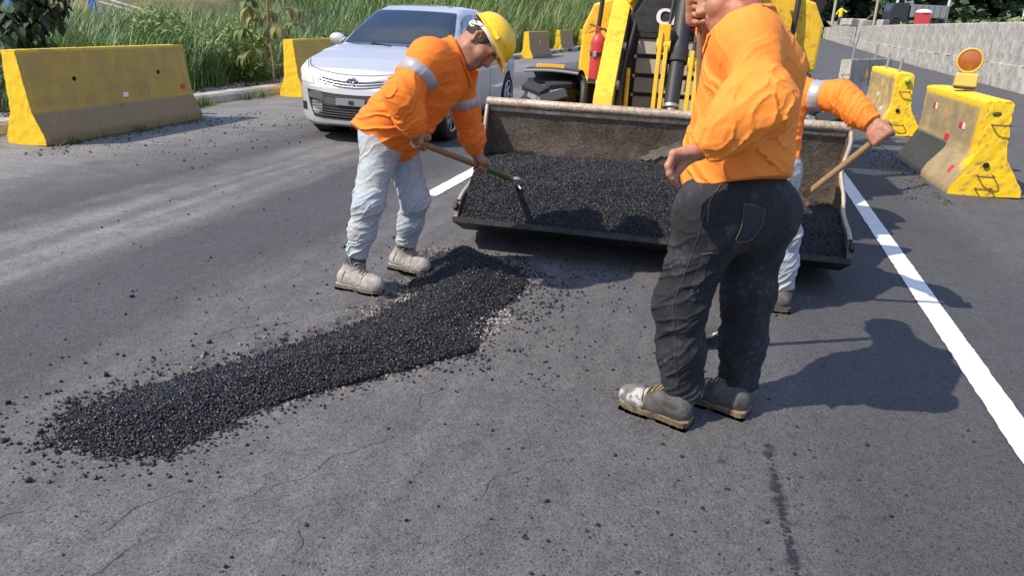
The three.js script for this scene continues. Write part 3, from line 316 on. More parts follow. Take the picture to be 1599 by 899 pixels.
// ---------- implicit surfaces: blended tapered limbs meshed with surface nets ----------
const P3 = a => Array.isArray(a) ? V(...a) : a.clone();
function smin(a, b, k) { if (k <= 0) return Math.min(a, b); const h = Math.max(k - Math.abs(a - b), 0) / k; return Math.min(a, b) - h * h * k * .25; }
const smax = (a, b, k) => -smin(-a, -b, k);
function cone(a, b, ra, rb, o = {}) { a = P3(a); b = P3(b); const ax = a.x, ay = a.y, az = a.z, dx = b.x - ax, dy = b.y - ay, dz = b.z - az, L2 = dx * dx + dy * dy + dz * dz || 1e-9, L = Math.sqrt(L2);
  const flat = o.flat, fa = flat ? P3(flat).normalize() : null, fk = o.fk || 1; // squeeze along direction `flat` by fk (<1 thinner)
  const ex = fa ? fa.clone() : Math.abs(dy) < .9 * L ? V(0, 1, 0) : V(1, 0, 0); const e1 = ex.sub(V(dx, dy, dz).multiplyScalar((ex.x * dx + ex.y * dy + ex.z * dz) / L2)).normalize(), e2 = V(dx, dy, dz).divideScalar(L).cross(e1);
  const f = (x, y, z) => { const wx = x - ax, wy = y - ay, wz = z - az; let t = (wx * dx + wy * dy + wz * dz) / L2; t = t < 0 ? 0 : t > 1 ? 1 : t; let qx = wx - dx * t, qy = wy - dy * t, qz = wz - dz * t;
    if (fa) { const k = qx * fa.x + qy * fa.y + qz * fa.z, s = 1 / fk - 1; qx += fa.x * k * s; qy += fa.y * k * s; qz += fa.z * k * s; return (Math.sqrt(qx * qx + qy * qy + qz * qz) - (ra + (rb - ra) * t)) * Math.min(1, fk); }
    return Math.sqrt(qx * qx + qy * qy + qz * qz) - (ra + (rb - ra) * t); };
  f.fold = o.fold; f.k = o.k; const dir = V(dx, dy, dz).divideScalar(L);
  if (o.fold) { const { a0 = .006, a1 = .006, fs = 20, fc = 5, tilt = .4, seed = 1 } = o.fold; f.disp = (x, y, z) => { const wx = x - ax, wy = y - ay, wz = z - az; const s = wx * dir.x + wy * dir.y + wz * dir.z, u = wx * e1.x + wy * e1.y + wz * e1.z, v = wx * e2.x + wy * e2.y + wz * e2.z, t = clamp(s / L); const w = .018 * N3(x * 9 + seed, y * 9, z * 9); const n = N3((s + tilt * u + w) * fs + seed * 3.7, u * fc, v * fc + seed), m = N3((s - tilt * .6 * v + w) * fs * 1.9 + seed, u * fc * 1.8 + 5, v * fc * 1.8); const r1 = 1.07 - Math.sqrt(n * n + .005), r2 = 1.07 - Math.sqrt(m * m + .005); return lerp(a0, a1, t) * (1.55 * Math.pow(r1, 5) - .40 + .40 * (Math.pow(r2, 4) - .3) + .25 * n); }; }
  return f; }
const ball = (c, r, sx = 1, sy = 1, sz = 1) => { c = P3(c); const m = Math.min(sx, sy, sz); return (x, y, z) => { const a = (x - c.x) / sx, b = (y - c.y) / sy, d = (z - c.z) / sz; return (Math.sqrt(a * a + b * b + d * d) - r) * m; }; };
function blend(list, k = .04) { const n = list.length, D = new Float64Array(n); const hasFold = list.some(f => f.disp); return (x, y, z) => { let d = 1e9, mn = 1e9; for (let i = 0; i < n; i++) { const q = D[i] = list[i](x, y, z); if (q < mn) mn = q; d = i ? smin(d, q, list[i].k ?? k) : q; } if (hasFold && Math.abs(d) < .03) { let s = 0, w = 0; for (let i = 0; i < n; i++) { const e = D[i] - mn; if (e < .09) { const q = Math.exp(-e / .028); w += q; if (list[i].disp) s += q * list[i].disp(x, y, z); } } d -= s / w; } return d; }; }
const cutter = (c, nrm, R) => { c = P3(c); nrm = P3(nrm).normalize(); return (x, y, z) => { const a = x - c.x, b = y - c.y, d = z - c.z; return Math.max(Math.sqrt(a * a + b * b + d * d) - R, -(a * nrm.x + b * nrm.y + d * nrm.z)); }; };
function cuts(f, list, k = .006) { return (x, y, z) => { let d = f(x, y, z); for (const c of list) d = smax(d, -c(x, y, z), k); return d; }; }
// surface nets over [min,max]; blocks far from the surface are skipped
function mesh(f, min, max, h, o = {}) {
  const nx = Math.ceil((max[0] - min[0]) / h) + 1, ny = Math.ceil((max[1] - min[1]) / h) + 1, nz = Math.ceil((max[2] - min[2]) / h) + 1, F = new Float32Array(nx * ny * nz).fill(9), B = 8;
  const S = (i, j, k) => (k * ny + j) * nx + i, lip = o.lip || 1.6;
  for (let k = 0; k < nz; k += B) for (let j = 0; j < ny; j += B) for (let i = 0; i < nx; i += B) {
    const c = f(min[0] + (i + B / 2) * h, min[1] + (j + B / 2) * h, min[2] + (k + B / 2) * h); const far = Math.abs(c) > B * .87 * h * lip + .02; const ie = Math.min(i + B, nx), je = Math.min(j + B, ny), ke = Math.min(k + B, nz);
    for (let kk = k; kk < ke; kk++) for (let jj = j; jj < je; jj++) for (let ii = i; ii < ie; ii++) F[S(ii, jj, kk)] = far ? c : f(min[0] + ii * h, min[1] + jj * h, min[2] + kk * h); }
  const id = new Int32Array(nx * ny * nz).fill(-1), pos = [], idx = [];
  const E = [[0, 1], [0, 2], [0, 4], [1, 3], [1, 5], [2, 3], [2, 6], [3, 7], [4, 5], [4, 6], [5, 7], [6, 7]], v = new Float64Array(8);
  for (let k = 0; k < nz - 1; k++) for (let j = 0; j < ny - 1; j++) for (let i = 0; i < nx - 1; i++) {
    let m = 0; for (let c = 0; c < 8; c++) { v[c] = F[S(i + (c & 1), j + ((c >> 1) & 1), k + (c >> 2))]; if (v[c] < 0) m |= 1 << c; } if (m === 0 || m === 255) continue;
    let x = 0, y = 0, z = 0, n = 0; for (const [a, b] of E) { if ((v[a] < 0) === (v[b] < 0)) continue; const t = v[a] / (v[a] - v[b]); x += (a & 1) + t * ((b & 1) - (a & 1)); y += ((a >> 1) & 1) + t * (((b >> 1) & 1) - ((a >> 1) & 1)); z += (a >> 2) + t * ((b >> 2) - (a >> 2)); n++; }
    id[S(i, j, k)] = pos.length / 3; pos.push(min[0] + (i + x / n) * h, min[1] + (j + y / n) * h, min[2] + (k + z / n) * h); }
  const quad = (a, b, c, d, fl) => { if (a < 0 || b < 0 || c < 0 || d < 0) return; fl ? idx.push(a, b, c, a, c, d) : idx.push(a, c, b, a, d, c); };
  for (let k = 1; k < nz - 1; k++) for (let j = 1; j < ny - 1; j++) for (let i = 1; i < nx - 1; i++) { const s = F[S(i, j, k)] < 0;
    if (s !== F[S(i + 1, j, k)] < 0) quad(id[S(i, j - 1, k - 1)], id[S(i, j, k - 1)], id[S(i, j, k)], id[S(i, j - 1, k)], s);
    if (s !== F[S(i, j + 1, k)] < 0) quad(id[S(i - 1, j, k - 1)], id[S(i - 1, j, k)], id[S(i, j, k)], id[S(i, j, k - 1)], s);
    if (s !== F[S(i, j, k + 1)] < 0) quad(id[S(i - 1, j - 1, k)], id[S(i, j - 1, k)], id[S(i, j, k)], id[S(i - 1, j, k)], s); }
  const g = new THREE.BufferGeometry(); g.setAttribute('position', new THREE.Float32BufferAttribute(pos, 3)); g.setIndex(idx);
  const nr = new Float32Array(pos.length), e = h * .5; for (let i = 0; i < pos.length; i += 3) { const x = pos[i], y = pos[i + 1], z = pos[i + 2]; let a = f(x + e, y, z) - f(x - e, y, z), b = f(x, y + e, z) - f(x, y - e, z), c = f(x, y, z + e) - f(x, y, z - e), L = Math.hypot(a, b, c) || 1; nr[i] = a / L; nr[i + 1] = b / L; nr[i + 2] = c / L; }
  g.setAttribute('normal', new THREE.BufferAttribute(nr, 3));
  const uv = new Float32Array(pos.length / 3 * 2); for (let i = 0; i < pos.length / 3; i++) { uv[i * 2] = pos[i * 3] * .8 + pos[i * 3 + 2] * .7; uv[i * 2 + 1] = pos[i * 3 + 1]; } g.setAttribute('uv', new THREE.BufferAttribute(uv, 2));
  if (o.color) { const c = []; for (let i = 0; i < pos.length; i += 3) c.push(...o.color(pos[i], pos[i + 1], pos[i + 2], nr[i], nr[i + 1], nr[i + 2])); g.setAttribute('color', new THREE.Float32BufferAttribute(c, 3)); }
  return g; }
function bounds(pts, m) { const b = new THREE.Box3().setFromPoints(pts.map(P3)).expandByScalar(m); return [[b.min.x, b.min.y, b.min.z], [b.max.x, b.max.y, b.max.z]]; }
// pull a point onto the surface, then lift it by `off`
function snap(f, p, off = .003, it = 14) { const e = .003; for (let i = 0; i < it; i++) { const d = f(p.x, p.y, p.z); const n = V(f(p.x + e, p.y, p.z) - f(p.x - e, p.y, p.z), f(p.x, p.y + e, p.z) - f(p.x, p.y - e, p.z), f(p.x, p.y, p.z + e) - f(p.x, p.y, p.z - e)).normalize(); p = p.clone().addScaledVector(n, -(d - off) * .9); } return p; }
// a ruled sheet between two polylines, laid onto the surface
function sheet(f, A, B, nu, nv, off = .003) { const ca = new THREE.CatmullRomCurve3(A.map(P3)), cb = new THREE.CatmullRomCurve3(B.map(P3)); return grid(nu, nv, (u, v) => snap(f, ca.getPoint(u).lerp(cb.getPoint(u), v), off)); }
// a band wrapped round a limb: rays from the axis out to the surface, thickness given
function band(f, c, axis, w, R, th = .004, seg = 48) { c = P3(c); axis = P3(axis).normalize(); const e1 = (Math.abs(axis.y) < .9 ? V(0, 1, 0) : V(1, 0, 0)).cross(axis).normalize(), e2 = axis.clone().cross(e1); const rad = (o, d) => { let lo = 0; for (let r = .0; r < R; r += .003) { if (f(o.x + d.x * r, o.y + d.y * r, o.z + d.z * r) > 0) { lo = r; break; } lo = r; } return lo; };
  const rows = [[-.5, -.012], [-.5, th], [0, th], [.5, th], [.5, -.012]]; return grid(seg, rows.length - 1, (u, v) => { const [s, t] = rows[Math.round(v * (rows.length - 1))], a = u * Math.PI * 2, d = e1.clone().multiplyScalar(Math.cos(a)).addScaledVector(e2, Math.sin(a)), o = c.clone().addScaledVector(axis, s * w); return o.addScaledVector(d, rad(o, d) + t); }); }
// ---------- people ----------
const skinMat = phys([1, 1, 1], .55, { vertexColors: true, sheen: .1, bumpMap: T.fine, bumpScale: .0006 });
const hairMat = std([.012, .01, .009], .7), shirtMat = c => phys(c, .78, { sheen: .35, sheenRoughness: .6, sheenColor: new THREE.Color().setRGB(c[0], c[1] * 1.4, c[2]), bumpMap: T.cloth, bumpScale: .0008 });
const jeanMat = std([1, 1, 1], .92, { vertexColors: true, map: T.denim, bumpMap: T.cloth, bumpScale: .001 });
const silverTape = std([.42, .41, .43], .38, { metalness: .25 });
class Frame { constructor(c, z, y) { this.c = P3(c); this.z = P3(z).normalize(); this.y = P3(y); this.y.addScaledVector(this.z, -this.y.dot(this.z)).normalize(); this.x = this.y.clone().cross(this.z); }
  to(x, y, z) { return this.c.clone().addScaledVector(this.x, x).addScaledVector(this.y, y).addScaledVector(this.z, z); }
  fn(f) { const { c, x: X, y: Y, z: Z } = this; return (x, y, z) => { const a = x - c.x, b = y - c.y, d = z - c.z; return f(a * X.x + b * X.y + d * X.z, a * Y.x + b * Y.y + d * Y.z, a * Z.x + b * Z.y + d * Z.z); }; }
  loc(x, y, z) { const a = x - this.c.x, b = y - this.c.y, d = z - this.c.z; return [a * this.x.x + b * this.x.y + d * this.x.z, a * this.y.x + b * this.y.y + d * this.y.z, a * this.z.x + b * this.z.y + d * this.z.z]; } }
const skull = ball([0, .035, -.012], 1, .077, .098, .1);
let headEars = null;
function headLocal() {
  const m = blend([skull, ball([0, -.045, .022], 1, .060, .075, .070), ball([0, -.092, .058], 1, .030, .026, .030), ball([.042, -.03, .055], .026), ball([-.042, -.03, .055], .026), cone([-.03, .024, .078], [.03, .024, .078], .016, .016), cone([.052, -.075, -.005], [.02, -.1, .05], .02, .018), cone([-.052, -.075, -.005], [-.02, -.1, .05], .02, .018)], .035);
  const nose = blend([cone([0, .018, .088], [0, -.026, .110], .009, .0125), ball([.012, -.031, .1], .0095), ball([-.012, -.031, .1], .0095)], .012), lips = blend([cone([-.02, -.060, .088], [.02, -.060, .088], .0075, .0075), cone([-.017, -.072, .086], [.017, -.072, .086], .0085, .0085)], .004);
  const eyeL = ball([.031, .004, .075], .0125), eyeR = ball([-.031, .004, .075], .0125), sockL = ball([.031, .006, .095], .017), sockR = ball([-.031, .006, .095], .017);
  const ear = s => { const a = cone([s * .078, .026, -.022], [s * .086, .006, -.03], .010, .010), b = cone([s * .086, .006, -.03], [s * .080, -.03, -.014], .009, .009), c = cone([s * .078, .026, -.022], [s * .079, .010, -.006], .008, .006), d = ball([s * .075, 0, -.018], 1, .008, .028, .018); return blend([a, b, c, d], .008); };
  const eL = ear(1), eR = ear(-1); headEars = (x, y, z) => Math.min(eL(x, y, z), eR(x, y, z));
  return (x, y, z) => { let d = m(x, y, z); d = smax(d, -sockL(x, y, z), .014); d = smax(d, -sockR(x, y, z), .014); d = smin(d, eyeL(x, y, z), .004); d = smin(d, eyeR(x, y, z), .004); d = smin(d, nose(x, y, z), .014); d = smin(d, lips(x, y, z), .008); d = smin(d, eL(x, y, z), .008); d = smin(d, eR(x, y, z), .008); return d; }; }
// a hand closed round a handle. e: along the handle towards the thumb side, p: from the handle to the palm
function grip(c, e, p, wrist, rh) { c = P3(c); e = P3(e).normalize(); p = P3(p); p.addScaledVector(e, -p.dot(e)).normalize(); wrist = P3(wrist); let q = e.clone().cross(p); if (wrist.clone().sub(c).dot(q) > 0) q.negate();
  const at = (s, ang, r) => c.clone().addScaledVector(e, s).addScaledVector(p, Math.cos(ang) * r).addScaledVector(q, Math.sin(ang) * r), L = [], palm = [];
  const wr = wrist; [-1.5, -.5, .5, 1.5].forEach((k, i) => { const s = k * .0245, fr = [.0090, .0100, .0104, .0100][i], a0 = .55 + .06 * Math.abs(k), kn = at(s * 1.08, a0, rh + .022), len = [.85, 1, 1.05, .98][i];
    palm.push(cone(wr.clone().addScaledVector(e, k * .012), kn, .0235, .0145)); palm.push(cone(at(s, -.5, rh + .021), kn, .019, .014));
    const p1 = at(s * 1.04, a0 + 1.15 * len, rh + .0125), p2 = at(s, a0 + 2.2 * len, rh + .011), p3 = at(s * .96, a0 + 3.0 * len, rh + .010);
    L.push(blend([cone(kn, p1, fr * 1.12, fr * 1.02), cone(p1, p2, fr * 1.05, fr * .95), cone(p2, p3, fr * .95, fr * .82)], .006)); });
  const t0 = wr.clone().lerp(at(.02, -.3, rh + .02), .55).addScaledVector(e, .022), t1 = at(.048, -.95, rh + .016), t2 = at(.05, -1.9, rh + .012), t3 = at(.04, -2.6, rh + .011);
  const th = blend([cone(t0, t1, .017, .0135), cone(t1, t2, .0125, .0105), cone(t2, t3, .0105, .009)], .01), pm = blend(palm, .02);
  const f = (x, y, z) => { let d = pm(x, y, z); d = smin(d, th(x, y, z), .012); for (const g of L) d = smin(d, g(x, y, z), .0025); return d; }; f.pts = [wr, at(.05, 0, rh + .04), at(-.05, 0, rh + .04), at(0, Math.PI, rh + .03), at(.05, 1.57, rh + .04), at(-.05, -1.57, rh + .04), t1, t2]; return f; }
function boot(g, heel, toe, ank, top, o) { // heel, toe: ground points of the sole
  const hp = V(heel[0], 0, heel[1]), tp = V(toe[0], 0, toe[1]), f = tp.clone().sub(hp), L = f.length(); f.normalize(); const s = V(0, 1, 0).cross(f), at = (a, y, b = 0) => hp.clone().addScaledVector(f, a * L).addScaledVector(s, b).add(V(0, y, 0)), lift = o.lift || 0;
  const S = (o.size || 1), b = g.name; const A = P3(ank), Tp = P3(top);
  const fold = { a0: .003, a1: .005, fs: 24, fc: 4, tilt: .5, seed: o.seed };
  const foot = blend([cone(at(.15, .062), at(.45, .066), .043, .047), cone(at(.45, .066), at(.72, .05), .046, .048, { fold: { a0: .003, a1: .003, fs: 40, fc: 8, tilt: 0, seed: 4 + o.seed } }), cone(at(.72, .055), at(.86, .054), .050, .046), cone(at(.2, .07), A.clone().add(V(0, .03, 0)), .046, .05, { fold }), cone(at(.42, .09), A.clone().add(V(0, .04, 0)).addScaledVector(f, .02), .035, .045, { fold }), cone(A.clone().add(V(0, .02, 0)), Tp, .052, .056, { fold })], .03);
  const F = (x, y, z) => smax(smax(foot(x, y, z), .026 + lift - y, .006), (x - Tp.x) * 0 + (y - Tp.y - .012), .004);
  const [mn, mx] = bounds([at(-.05, 0), at(1.05, 0), at(.5, .1, .08), at(.5, .1, -.08), A, Tp], .085);
  const m = part(g, 'boot', mesh(F, mn, mx, .005, { color: o.color ? (x, y, z, a, bb, c) => o.color(...[(V(x, y, z).sub(hp)).dot(f) / L, y, V(x, y, z).sub(hp).dot(s)], x, y, z) : null }), o.mat);
  const out = [[0, .035], [.04, .05], [.1, .053], [.3, .047], [.45, .046], [.6, .053], [.75, .055], [.88, .048], [.96, .033], [1, .012]], sh = new THREE.Shape([...out.map(p => new THREE.Vector2(p[0] * L, p[1])), ...out.slice().reverse().map(p => new THREE.Vector2(p[0] * L, -p[1]))]);
  const mk = (d, y, bev, sc) => { const e = new THREE.ExtrudeGeometry(sh, { depth: d, bevelEnabled: true, bevelSize: bev, bevelThickness: bev, bevelSegments: 3, bevelOffset: sc }); e.applyMatrix4(new THREE.Matrix4().makeBasis(f, s, V(0, 1, 0)).setPosition(hp.x, y + lift, hp.z)); return boxUV(e); };
  part(m, 'sole', mk(.015, .013, .006, -.009), o.sole); part(m, 'welt', mk(.003, .033, .003, -.004), o.welt || o.sole); const tr = []; for (let i = 0; i < 9; i++) { const a = .06 + i * .105; if (i === 4) continue; const w = out.reduce((w, p) => Math.abs(p[0] - a) < .12 ? Math.max(w, p[1]) : w, .04); for (const d of [-1, 1]) { const q = bx(L * .097, .014, w * .8, 0, 0, 0, .003); q.applyMatrix4(new THREE.Matrix4().makeBasis(f, V(0, 1, 0), s).setPosition(at(a, .007 + lift, d * w * .56))); tr.push(q); } } const ts = part(m, 'tread', mergeGeometries(tr.map(norm)), o.tread); ts.userData.kind = 'stuff';
  part(m, 'toe_seam', tube([-1, -.6, -.2, .2, .6, 1].map(t => snap(F, at(.66 - .05 * t * t, .1 - .06 * t * t, t * .05), .001)), .0025, 20, 5), o.tread); part(m, 'heel_seam', tube([-.9, -.3, .3, .9].map(t => snap(F, at(.22 + .03 * t, .06 + .03 * (t + 1), -.05), .001)), .0022, 14, 5), o.tread);
  if (o.laces) { for (let i = 0; i < 5; i++) { const a = .60 - i * .055, y = .105 + i * .016; const pts = [-1, -.5, 0, .5, 1].map(t => snap(F, at(a, y + .02 * (1 - t * t), t * .032), .003)); part(m, 'lace', tube(pts, .0035, 10, 5), o.laces); } }
  return F; }
function person(name, label, J, o) {
  const g = new THREE.Group(); g.name = 'x'; const j = {}; for (const k in J) j[k] = P3(J[k]);
  // skin: head, neck, hands, with the covered trunk and limbs, joined into one surface
  const hf = new Frame(j.head, o.face, o.up), HL = headLocal(), head = hf.fn(HL), neckLow = j.neck.clone(), neckTop = hf.to(0, -.05, -.03);
  const neck = cone(neckLow, neckTop, .064, .056), headNeck = (x, y, z) => smin(head(x, y, z), neck(x, y, z), .04);
  const gl = [mesh(headNeck, ...bounds([hf.to(.1, .15, .13), hf.to(-.1, .15, .13), hf.to(.1, -.13, -.12), hf.to(-.1, -.13, -.12), hf.to(.1, .15, -.12), hf.to(-.1, -.13, .13), neckLow], .05), .004)];
  const trunk = blend([cone(j.pel, j.chest, .11, .12), cone(j.chest, j.neck, .11, .06), cone(j.Rsh, j.Lsh, .05, .05), ...['R', 'L'].flatMap(s => [cone(j[s + 'sh'], j[s + 'elb'], .045, .036), cone(j[s + 'elb'], j[s + 'wr'], .038, .026), cone(j[s + 'hip'], j[s + 'kn'], .075, .05), cone(j[s + 'kn'], j[s + 'ank'], .05, .035)])], .05);
  gl.push(mesh(trunk, ...bounds(Object.values(j), .16), .014));
  for (const h of o.hands) gl.push(mesh(h, ...bounds(h.pts, .04), .0025));
  const sk = o.skin; const body = mergeGeometries(gl.map(q => { const p = q.attributes.position, c = []; for (let i = 0; i < p.count; i++) { const x = p.getX(i), y = p.getY(i), z = p.getZ(i), [a, b, d] = hf.loc(x, y, z), n = fbm3(x * 30, y * 30, z * 30, 3), n2 = fbm3(x * 120, y * 120, z * 120, 2); let t = 1 + .35 * n + .22 * n2, rd = .5 * Math.max(0, N3(x * 18, y * 18, z * 18)); if (Math.abs(a) < .08 && b > -.13 && b < .14 && d > -.13 && d < .15) { if (Math.hypot(a, (b + .066) * 2) < .026 && d > .07) rd = .5; const br = Math.hypot((Math.abs(a) - .032) * .55, b - .027) < .0085 && d > .06 ? .75 : 0; const ey = Math.hypot(Math.abs(a) - .031, (b - .004) * 1.6) < .011 && d > .06 ? .6 : 0; const bd = o.beard && b < -.055 && d > .02 && Math.hypot(a, (b + .066) * 2) > .026 ? .35 * clamp(.6 + n * 2) : 0; t *= 1 - Math.max(br, ey, bd); } c.push(sk[0] * t * (1 + rd * .1), sk[1] * t * (1 - rd * .3), sk[2] * t * (1 - rd * .2)); } q.setAttribute('color', new THREE.Float32BufferAttribute(c, 3)); return q; }));
  part(g, 'body', body, skinMat);
  // hair
  if (o.hair) part(g, 'hair', mesh(hf.fn((x, y, z) => { let d = skull(x, y, z) - .0065 - .0018 * N3(x * 190, y * 190, z * 190); const line = z < -.03 ? -.085 - .1 * (z + .03) : z < .022 ? -.085 + (z + .03) * 1.1 : -.028 + (z - .022) * 4.2; d = smax(d, (line - y + .006 * N3(x * 60, y * 60, z * 60)) * .5, .008); d = smax(d, .003 - headEars(x, y, z), .003); return d; }), ...bounds([hf.to(.1, .15, .13), hf.to(-.1, .15, .13), hf.to(.1, -.1, -.13), hf.to(-.1, -.1, -.13), hf.to(.1, .15, -.13), hf.to(-.1, -.1, .13)], .03), .0045), hairMat);
  // trousers
  const tf = (a0, a1, seed, fs = 17) => ({ a0: a0 * .9, a1: a1 * .9, fs: fs * .62, fc: 1.9, tilt: .9, seed }); const T0 = o.tr;
  const trs = [cone(j.Rhip, j.Lhip, T0.hip, T0.hip, { fold: tf(.003, .003, 3) }), cone(j.pel.clone().lerp(j.Rhip, .4), j.pel.clone().lerp(j.Lhip, .4), T0.hip * 1.02, T0.hip * 1.02), ...(T0.extra || [])];
  for (const s of ['R', 'L']) { const kn = j[s + 'kn'], an = j[s + 'ank'], hm = an.clone().lerp(kn, T0.hem), mid = kn.clone().lerp(hm, .5); trs.push(cone(j[s + 'hip'], kn, T0.thigh, T0.knee, { fold: tf(.006, .009, s === 'R' ? 11 : 17) }), cone(kn, mid, T0.knee, T0.calf, { fold: tf(.009, .007, s === 'R' ? 21 : 23) }), cone(mid, hm, T0.calf, T0.hemR, { fold: tf(.006, .008, s === 'R' ? 31 : 29, 24) })); }
  const trc = ['R', 'L'].map(s => { const hm = j[s + 'ank'].clone().lerp(j[s + 'kn'], T0.hem); return cutter(hm, j[s + 'ank'].clone().sub(j[s + 'kn']), .16); }); trc.push(cutter(j.pel.clone().addScaledVector(o.spine, T0.waist), o.spine, .3));
  const trF = cuts(blend(trs, .05), trc); const tm = part(g, 'trousers', mesh(trF, ...bounds(['Rhip', 'Lhip', 'Rkn', 'Lkn', 'Rank', 'Lank', 'pel'].map(k => j[k]), .22), .0075, { color: T0.color }), jeanMat);
  // shirt
  const S = o.sh; const sf = (a0, a1, seed, fs = 18, fc = 4, tilt = .5) => ({ a0: a0 * S.fold, a1: a1 * S.fold, fs: fs * .6, fc: fc * .42, tilt, seed }); const sp = o.spine;
  const hemC = j.pel.clone().addScaledVector(sp, S.hem);
  const shs = [...['R', 'L'].map((s, i) => cone(j[s + 'hip'].clone().lerp(j.pel, S.lw ?? .55).addScaledVector(sp, S.hem - .06), j[s + 'sh'].clone().lerp(j.chest, .35), S.waist, S.chest, { fold: sf(.011, .006, 41 + i * 3, 13, 3, 1.0) })), cone(hemC.clone().addScaledVector(sp, -.05), j.chest, S.waist * 1.05, S.chest * 1.05, { fold: sf(.011, .006, 47, 13, 3, 1.0) }), cone(j.chest, j.neck.clone().lerp(j.chest, .25), S.chest, .075), cone(j.Rsh, j.Lsh, .074, .074), cone(j.neck.clone().lerp(j.chest, .1), j.neck, .074, .070), ...(S.extra || [])];
  for (const [s, i] of [['R', 0], ['L', 5]]) { const e = j[s + 'elb'], w = j[s + 'wr'], mid = e.clone().lerp(w, .55); shs.push(cone(j[s + 'sh'], e, S.up, S.elb, { fold: sf(.0015, .009, 51 + i, 14, 3, .7), k: .07 }), cone(e, mid, S.elb, S.fore, { fold: sf(.011, .010, 61 + i, S.lf ? 9 : 19, S.lf ? 24 : 4, .8) }), cone(mid, w, S.fore, S.cuff, { fold: sf(.010, .004, 71 + i, S.lf ? 12 : 24, S.lf ? 22 : 4, .5) })); }
  const shc = ['R', 'L'].map(s => cutter(j[s + 'wr'].clone().lerp(j[s + 'elb'], S.cuffAt || .04), j[s + 'wr'].clone().sub(j[s + 'elb']), .11)); shc.push(cutter(hemC, o.hemN ? P3(o.hemN) : sp.clone().negate(), .42), cutter(o.collar ? P3(o.collar) : j.neck.clone().addScaledVector(sp, .012), o.collarN ? P3(o.collarN) : neckTop.clone().sub(neckLow), .2));
  const shF = cuts(blend(shs, S.k || .07), shc); const sm = part(g, 'shirt', mesh(shF, ...bounds(['Rsh', 'Lsh', 'Relb', 'Lelb', 'Rwr', 'Lwr', 'pel', 'chest', 'neck'].map(k => j[k]), .2), .0068), o.shirt);
  part(sm, 'collar', (() => { const c = o.collar ? P3(o.collar) : j.neck.clone().addScaledVector(sp, .008); return band(shF, c.clone().addScaledVector((o.collarN ? P3(o.collarN) : neckTop.clone().sub(neckLow)).normalize(), -.012), o.collarN ? P3(o.collarN) : neckTop.clone().sub(neckLow), .02, .2, .004, 40); })(), o.shirt);
  for (const b of o.bands || []) part(sm, 'reflective_band', band(shF, b.c, b.n, b.w || .05, b.R || .14, .0035, 64), silverTape);
  if (o.more) o.more(g, { j, hf, shF, trF, tm, sm });
  for (const b of o.boots) boot(g, b.heel, b.toe, j[b.s + 'ank'], j[b.s + 'ank'].clone().lerp(j[b.s + 'kn'], b.top || .2), b);
  return add(g, name, label, 'person'); }
const spineOf = J => P3(J.chest).sub(P3(J.pel)).normalize();
const JA = { Rank: [-1.8716, .0806, -3.491], Rkn: [-1.7522, .5024, -3.4614], Rhip: [-1.7285, .8352, -3.6025], Lank: [-1.7477, .0731, -3.8978], Lkn: [-1.6165, .4712, -3.7677], Lhip: [-1.7365, .787, -3.7972], pel: [-1.7649, .8745, -3.6962], chest: [-1.4705, 1.1531, -3.7142], neck: [-1.3599, 1.2733, -3.7339], head: [-1.2501, 1.3225, -3.7535], Rsh: [-1.4397, 1.2519, -3.5153], Relb: [-1.5197, 1.0803, -3.3795], Rwr: [-1.4794, .8868, -3.4734], Lsh: [-1.4105, 1.206, -3.8964], Lelb: [-1.4083, .9509, -4.0109], Lwr: [-1.3783, .6993, -4.1124], Rhand: [-1.4685, .838, -3.503], Lhand: [-1.366, .622, -4.138] };
const JB = { Lank: [-.0101, .0771, -2.6918], Lkn: [-.0671, .4836, -2.6556], Lhip: [.0086, .8336, -2.6762], Rank: [.2026, .0651, -2.8534], Rkn: [.1812, .4787, -2.8683], Rhip: [.1741, .7975, -2.9078], pel: [.081, .8997, -2.7892], chest: [.0642, 1.3083, -2.7639], neck: [.0154, 1.4932, -2.761], head: [-.041, 1.567, -2.746], Lsh: [.0289, 1.4346, -2.5988], Lelb: [.1165, 1.2452, -2.4465], Lwr: [-.0652, 1.0903, -2.4385], Rsh: [.0032, 1.4013, -2.9649], Relb: [-.02, 1.40, -3.215], Rwr: [-.103, 1.488, -3.025], Rhand: [-.14, 1.528, -2.95] };
const JC = { Rank: [.4419, .0729, -4.1207], Rkn: [.3994, .4388, -4.078], Rhip: [.302, .7699, -4.0515], Lank: [.2, .075, -4.18], Lkn: [.1646, .42, -4.0867], Lhip: [.1552, .7458, -4.1048], pel: [.2219, .8176, -4.0815], chest: [.1798, 1.1206, -4.2566], neck: [.1245, 1.2417, -4.3866], head: [.0651, 1.3079, -4.4948], Rsh: [.3249, 1.1442, -4.2546], Relb: [.5474, 1.1576, -4.1287], Rwr: [.7, 1.0449, -4.0044], Rhand: [.747, 1.004, -3.991], Lsh: [.0331, 1.1285, -4.2789], Lelb: [.1683, .8758, -4.1084], Lwr: [.375, .665, -4.085], Lhand: [.42, .609, -4.084] };
const IR = V(.959, .045, -.278), IU = V(-.137, .937, -.322), IF = V(-.246, -.347, -.905); // the photographer's right, up and forward
const dirI = (a, b, c = 0) => IR.clone().multiplyScalar(a).addScaledVector(IU, b).addScaledVector(IF, c).normalize();
const shovelA = [V(-1.476, .848, -3.474), V(-1.293, .471, -4.581)], shovelB = [V(-.14, 1.565, -2.95), V(.011, .03, -3.36)], shovelC = [V(.768, 1.03, -3.985), V(.224, .371, -4.139)];
const lightJeans = seed => (x, y, z) => { const n = fbm3(x * 7 + seed, y * 5, z * 7, 4), f = fbm3(x * 28, y * 20, z * 28 + seed, 3), d = clamp(.35 + n * .9); const a = [.50, .61, .70], b = [.60, .58, .55]; const s = f > .42 ? .82 : 1; return [0, 1, 2].map(i => lerp(a[i], b[i], d) * (1 + .12 * f) * s); };
